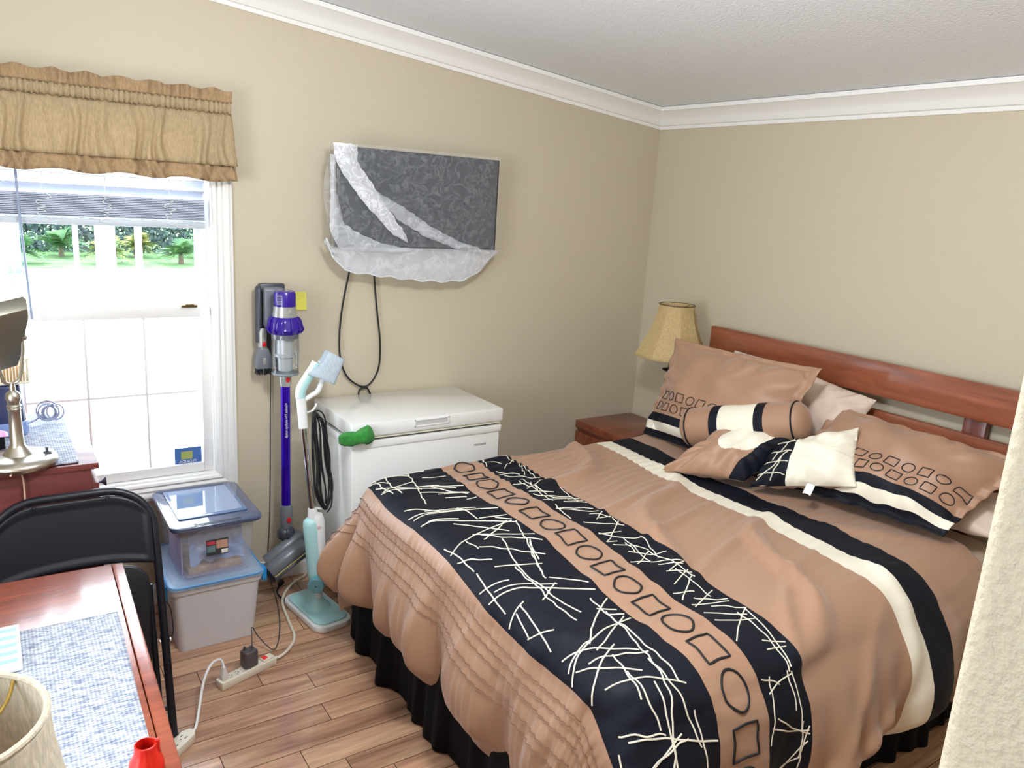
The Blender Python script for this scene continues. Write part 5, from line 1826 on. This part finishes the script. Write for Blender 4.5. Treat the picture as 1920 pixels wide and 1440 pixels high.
# yoke: U shape in the plane of the mirror
hd0 = Vector((-3.105, -.622, 1.142))
yd = Vector((.88, .48, 0)).normalized()
for s_ in (-1, 1):
    P = [hd0, hd0 + yd * .02 * s_ + Vector((0, 0, .008)), hd0 + yd * .032 * s_ + Vector((0, 0, .045)), hd0 + yd * .040 * s_ + Vector((0, 0, .10)), hd0 + yd * .042 * s_ + Vector((0, 0, .135))]
    MB().tube(cr(P, 6), .0048, 8).obj('yoke_arm', M_nickel, parent=vm_, smooth=True)
# head: tapered octagonal casing, back toward the camera
hc = hd0 + Vector((0, 0, .140))
fwdm = Vector((-.42, .80, .42)).normalized()   # glass looks away from camera & up
upm = (Vector((0, 0, 1)) - fwdm * fwdm.z).normalized(); rtm = upm.cross(fwdm)
hc = hc + Vector((-.022, 0, .0))
rtm, upm = (rtm * math.cos(.20) - upm * math.sin(.20)), (upm * math.cos(.20) + rtm * math.sin(.20))
HM = Matrix(((rtm.x, upm.x, fwdm.x, hc.x), (rtm.y, upm.y, fwdm.y, hc.y), (rtm.z, upm.z, fwdm.z, hc.z), (0, 0, 0, 1)))
out_f = [(-.046, -.125), (.046, -.125), (.060, -.085), (.088, .070), (.086, .105), (-.086, .105), (-.088, .070), (-.060, -.085)]
out_b = [(x * .86, y * .86) for x, y in out_f]
n = 8
vs = [tuple(HM @ Vector((x, y, .026))) for x, y in out_f] + [tuple(HM @ Vector((x, y, .010))) for x, y in out_f] + [tuple(HM @ Vector((x, y, -.018))) for x, y in out_b]
fs = [tuple(range(n)), tuple(range(3 * n - 1, 2 * n - 1, -1))]
for k in range(2):
    for i in range(n):
        j = (i + 1) % n; fs.append((k * n + i, k * n + j, (k + 1) * n + j, (k + 1) * n + i))
hd_ = MB().add(vs, fs).obj('mirror_casing', mat('casing_nickel', (150, 148, 134), .35, metal=.85), parent=vm_, bevel=.002)
MB().prism([(x * .88, y * .88) for x, y in out_f], .026, .028, lambda p, d: tuple(HM @ Vector((p[0], p[1], d)))).obj('mirror_glass', mat('mirror_glass', (240, 244, 250), .02, metal=1.0), parent=hd_)
for s_ in (-1, 1):
    a = hd0 + yd * .042 * s_ + Vector((0, 0, .135))
    MB().lathe([(0, -.006), (.009, -.006), (.009, .008), (0, .010)], axis_mx(a, a + yd * s_), 16).obj('pivot_knob', M_nickel, parent=vm_, smooth=True)
MB().tube(cr([(-3.130, -.728, .892), (-3.112, -.690 - .0, .888), (-3.100, -.680, .870), (-3.098, -.679, .82), (-3.100, -.679, .74), (-3.100, -.679, .60)], 6), .0028, 6).obj('mirror_cord', mat('cord_tan', (196, 160, 140), .5), parent=vm_, smooth=True)

# appliance with a basket on top, cord coil, packet and black box
M_appl = mat('appliance_blue', (46, 54, 92), .25, coat=.3)
ap = thing('appliance', 'rounded dark blue appliance on the dresser, left edge of the view', 'appliance', (-3.17, -.23, .8865))
MB().prism(rr_rect(.10, .085, .045), .889, 1.065, lambda p, d: (-3.165 + p[0] * (1 - .10 * (d > 1)), -.23 + p[1] * (1 - .1 * (d > 1)), d)).obj('housing', M_appl, parent=ap, bevel=.012, bseg=3)
MB().prism(rr_rect(.102, .087, .045), .889, .935, lambda p, d: (-3.165 + p[0], -.23 + p[1], d)).obj('lower_band', mat('appliance_pale', (130, 156, 206), .3), parent=ap, bevel=.003)

bk = thing('wire_basket', 'small white plastic basket on top of the blue appliance', 'basket', (-3.15, -.23, 1.067))
M_bask = mat('basket_white', (226, 222, 206), .5)
M_baski = mat('basket_tan', (214, 176, 120), .6)
bxa, bxb, bya, byb, bza, bzb = -3.24, -3.052, -.31, -.15, 1.067, 1.150
b = MB(); b.box((bxa, bya, bza), (bxb, byb, bza + .004)); b.obj('basket_floor', M_bask, parent=bk)
b = MB()
for (p, q_) in (((bxa, bya), (bxb, bya)), ((bxb, bya), (bxb, byb)), ((bxb, byb), (bxa, byb)), ((bxa, byb), (bxa, bya))):
    b.tube([(p[0], p[1], bzb), (q_[0], q_[1], bzb)], .0045, 6); b.tube([(p[0], p[1], bza + .006), (q_[0], q_[1], bza + .006)], .003, 6)
b.obj('basket_rim', M_bask, parent=bk, smooth=True)
b = MB()
for k in range(22):
    x = bxa + (bxb - bxa) * k / 21
    for y in (bya, byb): b.box((x - .0017, y - .0012, bza), (x + .0017, y + .0012, bzb))
for k in range(18):
    y = bya + (byb - bya) * k / 17
    for x in (bxa, bxb): b.box((x - .0012, y - .0017, bza), (x + .0012, y + .0017, bzb))
tag(b.obj('basket_ribs', M_bask, parent=bk), kind='stuff')
tag(MB().box((bxa + .012, bya + .012, bza + .006), (bxb - .012, byb - .012, bza + .060)).obj('cardboard_pack', M_baski, bevel=.004, loc=(-3.15, -.23, bza + .006)), 'tan cardboard pack inside the small white basket', 'box')
b = MB(); rr = random.Random(8)
for k in range(7):
    cxk = -2.984 + rr.uniform(-.020, .024); cyk = -.175 + rr.uniform(-.012, .012); rad = .026 + rr.uniform(-.006, .008); tl_ = rr.uniform(-.5, .5)
    b.tube([(cxk + rad * math.cos(t * PI / 12), cyk + .012 * math.sin(t * PI / 12 + tl_) + .004 * k - .012, rad + .902 + rad * .98 * math.sin(t * PI / 12)) for t in range(24)], .0028, 6, closed=True)
b.tube(cr([(-3.012, -.180, .925), (-3.040, -.190, .905), (-3.075, -.200, .895)], 5), .0028, 6)
tag(b.obj('coiled_cord', mat('coil_grey', (150, 156, 182), .4), smooth=True, loc=(-2.99, -.18, .89)), 'grey coiled power cord lying on the woven mat by the window', 'cable')
tag(MB().box((-3.26, -.49, .8865), (-3.135, -.42, .935)).obj('black_case', M_blackfab, bevel=.004, loc=(-3.2, -.45, .8865)), 'small black case on the dresser behind the vanity mirror', 'case')
b = MB(); b.grid(14, 10, lambda i, j: (-3.25 + .125 * i, -.485 + .06 * j, .942 + .022 * math.sin(PI * j) * math.sin(PI * i) + .004 * math.sin(i * 12) * math.sin(j * 9)))
tag(b.obj('pink_packet', mat('pink_film', (214, 60, 170), .2, var=((240, 200, 236), 30)), smooth=True, solid=.002, loc=(-3.2, -.45, .936)), 'pink and white shiny packet lying on the black case', 'packet')

# =================================================================== FOLDED CHAIR
fc = thing('folding_chair', 'black metal folding chair, folded and leaning against the maroon dresser', 'chair', (-2.98, -.93, 0))
cb = Vector((0, -.952, 0)); cl = (Vector((0, -.727, .815)) - cb)
clu = cl.normalized(); cln = Vector((0, clu.z, -clu.y)) * -1   # toward camera


def cp_(x, s_, o_=0.0):
    """x world, s distance up the lean, o offset toward the camera"""
    p = cb + clu * s_ + cln * o_
    return (x, p.y, p.z)


CX0, CX1, CT = -3.205, -2.757, .835
rc_ = .135
P = [cp_(CX0, .012)]
P += [cp_(CX0, .3), cp_(CX0, CT - rc_)]
P += [cp_(CX0 + rc_ - rc_ * math.cos(t * PI / 16), CT - rc_ + rc_ * math.sin(t * PI / 16)) for t in range(1, 9)]
P += [cp_(CX1 - rc_ + rc_ * math.sin(t * PI / 16), CT - rc_ + rc_ * math.cos(t * PI / 16)) for t in range(0, 8)]
P += [cp_(CX1, CT - rc_), cp_(CX1, .3), cp_(CX1, .012)]
MB().tube(P, .0125, 12).obj('frame_tube', M_black, parent=fc, smooth=True)
for x in (CX0, CX1):
    MB().lathe([(0, -.012), (.015, -.012), (.0155, .020), (0, .022)], axis_mx(cp_(x, .012), cp_(x, .2)), 14).obj('leg', M_black, parent=fc, smooth=True)
# backrest: curved sheet with pressed border
def backsheet(i, j):
    x = CX0 + .010 + (CX1 - CX0 - .020) * i
    e = abs(2 * i - 1)
    hi = CT - .014 - (rc_ * (1 - math.sqrt(max(0, 1 - max(0, (abs(x - (CX0 + CX1) / 2) - ((CX1 - CX0) / 2 - rc_)) / rc_) ** 2))))
    lo_ = .600 - .018 * (1 - e ** 2) * -1 - .0
    lo_ = .590 + .024 * (1 - (2 * i - 1) ** 2)
    s_ = lo_ + (max(hi, lo_ + .01) - lo_) * j
    return cp_(x, s_, -.012 * (1 - e ** 2) + (.008 if .08 < j < .92 and e < .9 else .012))


b = MB(); b.grid(60, 26, backsheet); b.obj('backrest', M_black, parent=fc, smooth=True, solid=.002, angle=60)
for x in (-3.08, -2.885):
    MB().lathe([(0, 0), (.006, 0), (.004, .003), (0, .003)], axis_mx(cp_(x, CT - .020, .013), cp_(x, CT - .020, .1)), 12).obj('rivet', M_black, parent=fc, smooth=True)
# folded seat
SX0, SX1, ST = -3.170, -2.787, .598
sp_ = [(SX0 + .02, .22), (SX1 - .02, .22)]
for t in range(0, 9): sp_.append((SX1 - .07 + .07 * math.cos(t * PI / 16), ST - .07 + .07 * math.sin(t * PI / 16)))
for t in range(0, 9): sp_.append((SX0 + .07 - .07 * math.sin(t * PI / 16), ST - .07 + .07 * math.cos(t * PI / 16)))
MB().prism(sp_, .004, .020, lambda p, d: cp_(p[0], p[1], d)).obj('seat', M_black, parent=fc, bevel=.006, bseg=3)
# rear legs folded parallel, cross bars and hinges
for x in (CX0 + .030, CX1 - .030):
    MB().tube([cp_(x, .52, -.012), cp_(x, .06, -.030)], .010, 10).obj('rear_leg', M_black, parent=fc, smooth=True)
MB().tube([cp_(CX0, .12), cp_(CX1, .12)], .007, 8).obj('cross_bar', M_black, parent=fc, smooth=True)
for x in (CX0, CX1):
    h_ = MB().lathe([(0, -.012), (.0145, -.012), (.0145, .012), (0, .012)], axis_mx(cp_(x, .345), cp_(x, .5)), 16).obj('hinge_collar', M_black, parent=fc, smooth=True)
    for sg in (-1, 1):
        MB().lathe([(0, 0), (.006, 0), (.006, .004), (0, .006)], axis_mx(cp_(x + sg * .013, .335), cp_(x + sg * .1, .335)), 10).obj('bolt', M_chrome, parent=h_, smooth=True)
MB().tube(cr([cp_(CX1 + .012, .46), cp_(CX1 + .024, .43), cp_(CX1 + .026, .36), cp_(CX1 + .014, .33)], 5), .0018, 6).obj('spring_wire', M_black, parent=fc, smooth=True)

# =================================================================== DESK IN THE FOREGROUND
M_desk = wood('desk_top_wood', (120, 58, 40), (146, 74, 52), (168, 92, 66), .25, .8, 'x', coat=.35)
dk = thing('desk', 'reddish wood desk in the left foreground with a woven mat', 'desk', (-3.45, -1.9, 0))
ex0, ex1, ey0, ey1 = -4.10, -2.898, -2.36, -1.140
# slight yaw of the desk
DM = Matrix.Translation((ex1, ey1, 0)) @ Matrix.Rotation(-.027, 4, 'Z') @ Matrix.Translation((-ex1, -ey1, 0))
MB().box((ex0, ey0, .722), (ex1 - .028, ey1, .750), DM).obj('desk_top', M_desk, parent=dk, bevel=.002)
MB().box((ex1 - .0265, ey0, .718), (ex1, ey1, .7498), DM).obj('edge_band', M_desk, parent=dk, bevel=.003)
MB().box((ex0 + .05, ey0 + .02, .0), (ex0 + .08, ey1 - .03, .722), DM).obj('side_panel', M_maroon, parent=dk)
MB().box((ex1 - .062, ey0 + .02, .0), (ex1 - .034, ey1 - .10, .722), DM).obj('side_panel', M_maroon, parent=dk)
MB().box((ex0 + .08, ey1 - .14, .30), (ex1 - .062, ey1 - .12, .722), DM).obj('modesty_panel', M_maroon, parent=dk)
o = MB(); o.grid(50, 70, lambda i, j: tuple(DM @ Vector((-3.48 + (.542) * i, -1.412 - .78 * j, .7520 + .0012 * math.sin(i * 6 + j * 11) + .006 * math.exp(-((j - .10 - .05 * (1 - i)) / .012) ** 2) * max(0, i - .5) + .006 * math.exp(-((j - .17 - .09 * (1 - i)) / .012) ** 2) * max(0, i - .4)))))
tag(o.obj('placemat', M_mat, smooth=True, solid=.003, angle=180, loc=(-3.2, -1.8, .751)), 'blue and grey woven placemat on the foreground desk', 'placemat')
# striped card box
sb = thing('striped_card', 'pale blue striped card packet on the desk at the left edge', 'card', (-3.2, -1.48, .756))
MB().box((-3.32, -1.58, .7565), (-3.143, -1.405, .772)).obj('card_body', M_white_pl, parent=sb, bevel=.002)
for k in range(5):
    MB().box((-3.316, -1.567 + .033 * k, .7722), (-3.150, -1.552 + .033 * k, .7726)).obj('stripe', mat('stripe_blue', (150, 186, 220), .4) if k == 0 else bpy.data.materials['stripe_blue'], parent=sb)
# red pump cap / funnel
rc = thing('red_spout', 'red plastic spout cap standing on the desk, cut by the lower frame edge', 'cap', (-2.985, -2.06, .756))
M_rd = mat('red_cap', (214, 34, 20), .3, coat=.3)
RT = Matrix.Translation((-2.983, -2.050, 0))
MB().lathe([(.024, .7555), (.027, .757), (.028, .800), (.026, .812), (.0185, .826), (.0175, .842), (.0150, .843), (.0150, .828), (.020, .81)], RT, 32).obj('spout', M_rd, parent=rc, smooth=True, angle=40)
MB().box((.0135, -.005, .812), (.022, .003, .846), RT).obj('tab', M_rd, parent=rc, bevel=.002)

# foreground lamp
M_linsh = fabric_translucent('lamp_linen', (222, 212, 192), .15, 500)
fl_ = thing('desk_lamp', 'foreground table lamp with cream bell shade, brass fitter seen from above', 'lamp', (-3.222, -2.335, .755))
LT = Matrix.Translation((-3.222, -2.335, 0))
MB().lathe([(.100, 1.150), (.101, 1.140), (.104, 1.10), (.112, 1.05), (.127, .99), (.152, .93), (.182, .885)], LT, 56).obj('lamp_shade', M_linsh, parent=fl_, smooth=True, solid=.003, angle=60)
MB().tube([tuple(LT @ Vector((.100 * math.cos(t * PI / 20), .100 * math.sin(t * PI / 20), 1.150))) for t in range(40)], .0042, 8, closed=True).obj('rim_trim', M_linsh, parent=fl_, smooth=True)
MB().tube([tuple(LT @ Vector((.182 * math.cos(t * PI / 20), .182 * math.sin(t * PI / 20), .885))) for t in range(40)], .0042, 8, closed=True).obj('rim_trim', M_linsh, parent=fl_, smooth=True)
for k, a in enumerate((.80, .80 + 2 * PI / 3, .80 + 4 * PI / 3)):
    MB().tube(cr([tuple(LT @ Vector((0, 0, 1.105))), tuple(LT @ Vector((.05 * math.cos(a), .05 * math.sin(a), 1.108))), tuple(LT @ Vector((.085 * math.cos(a), .085 * math.sin(a), 1.125))), tuple(LT @ Vector((.098 * math.cos(a), .098 * math.sin(a), 1.147)))], 5), .0024, 8).obj('fitter_arm', M_brass, parent=fl_, smooth=True)
MB().lathe([(0, 1.100), (.008, 1.100), (.009, 1.115), (.005, 1.122), (.007, 1.13), (0, 1.135)], LT, 16).obj('finial', M_brass, parent=fl_, smooth=True)
MB().tube(cr([tuple(LT @ Vector((0, 0, .93))), tuple(LT @ Vector((.045, 0, .96))), tuple(LT @ Vector((.050, 0, 1.05))), tuple(LT @ Vector((0, 0, 1.10)))], 6), .002, 6).obj('harp', M_brass, parent=fl_)
MB().lathe([(0, .7555), (.065, .7555), (.067, .765), (.03, .775), (.018, .79), (.030, .83), (.034, .86), (.018, .90), (.014, .935), (0, .935)], LT, 32).obj('base', M_brass, parent=fl_, smooth=True)
MB().lathe([(0, .935), (.012, .935), (.014, .95), (.028, .985), (.030, 1.0), (.02, 1.025), (0, 1.03)], LT, 20).obj('bulb', M_white_pl, parent=fl_, smooth=True)
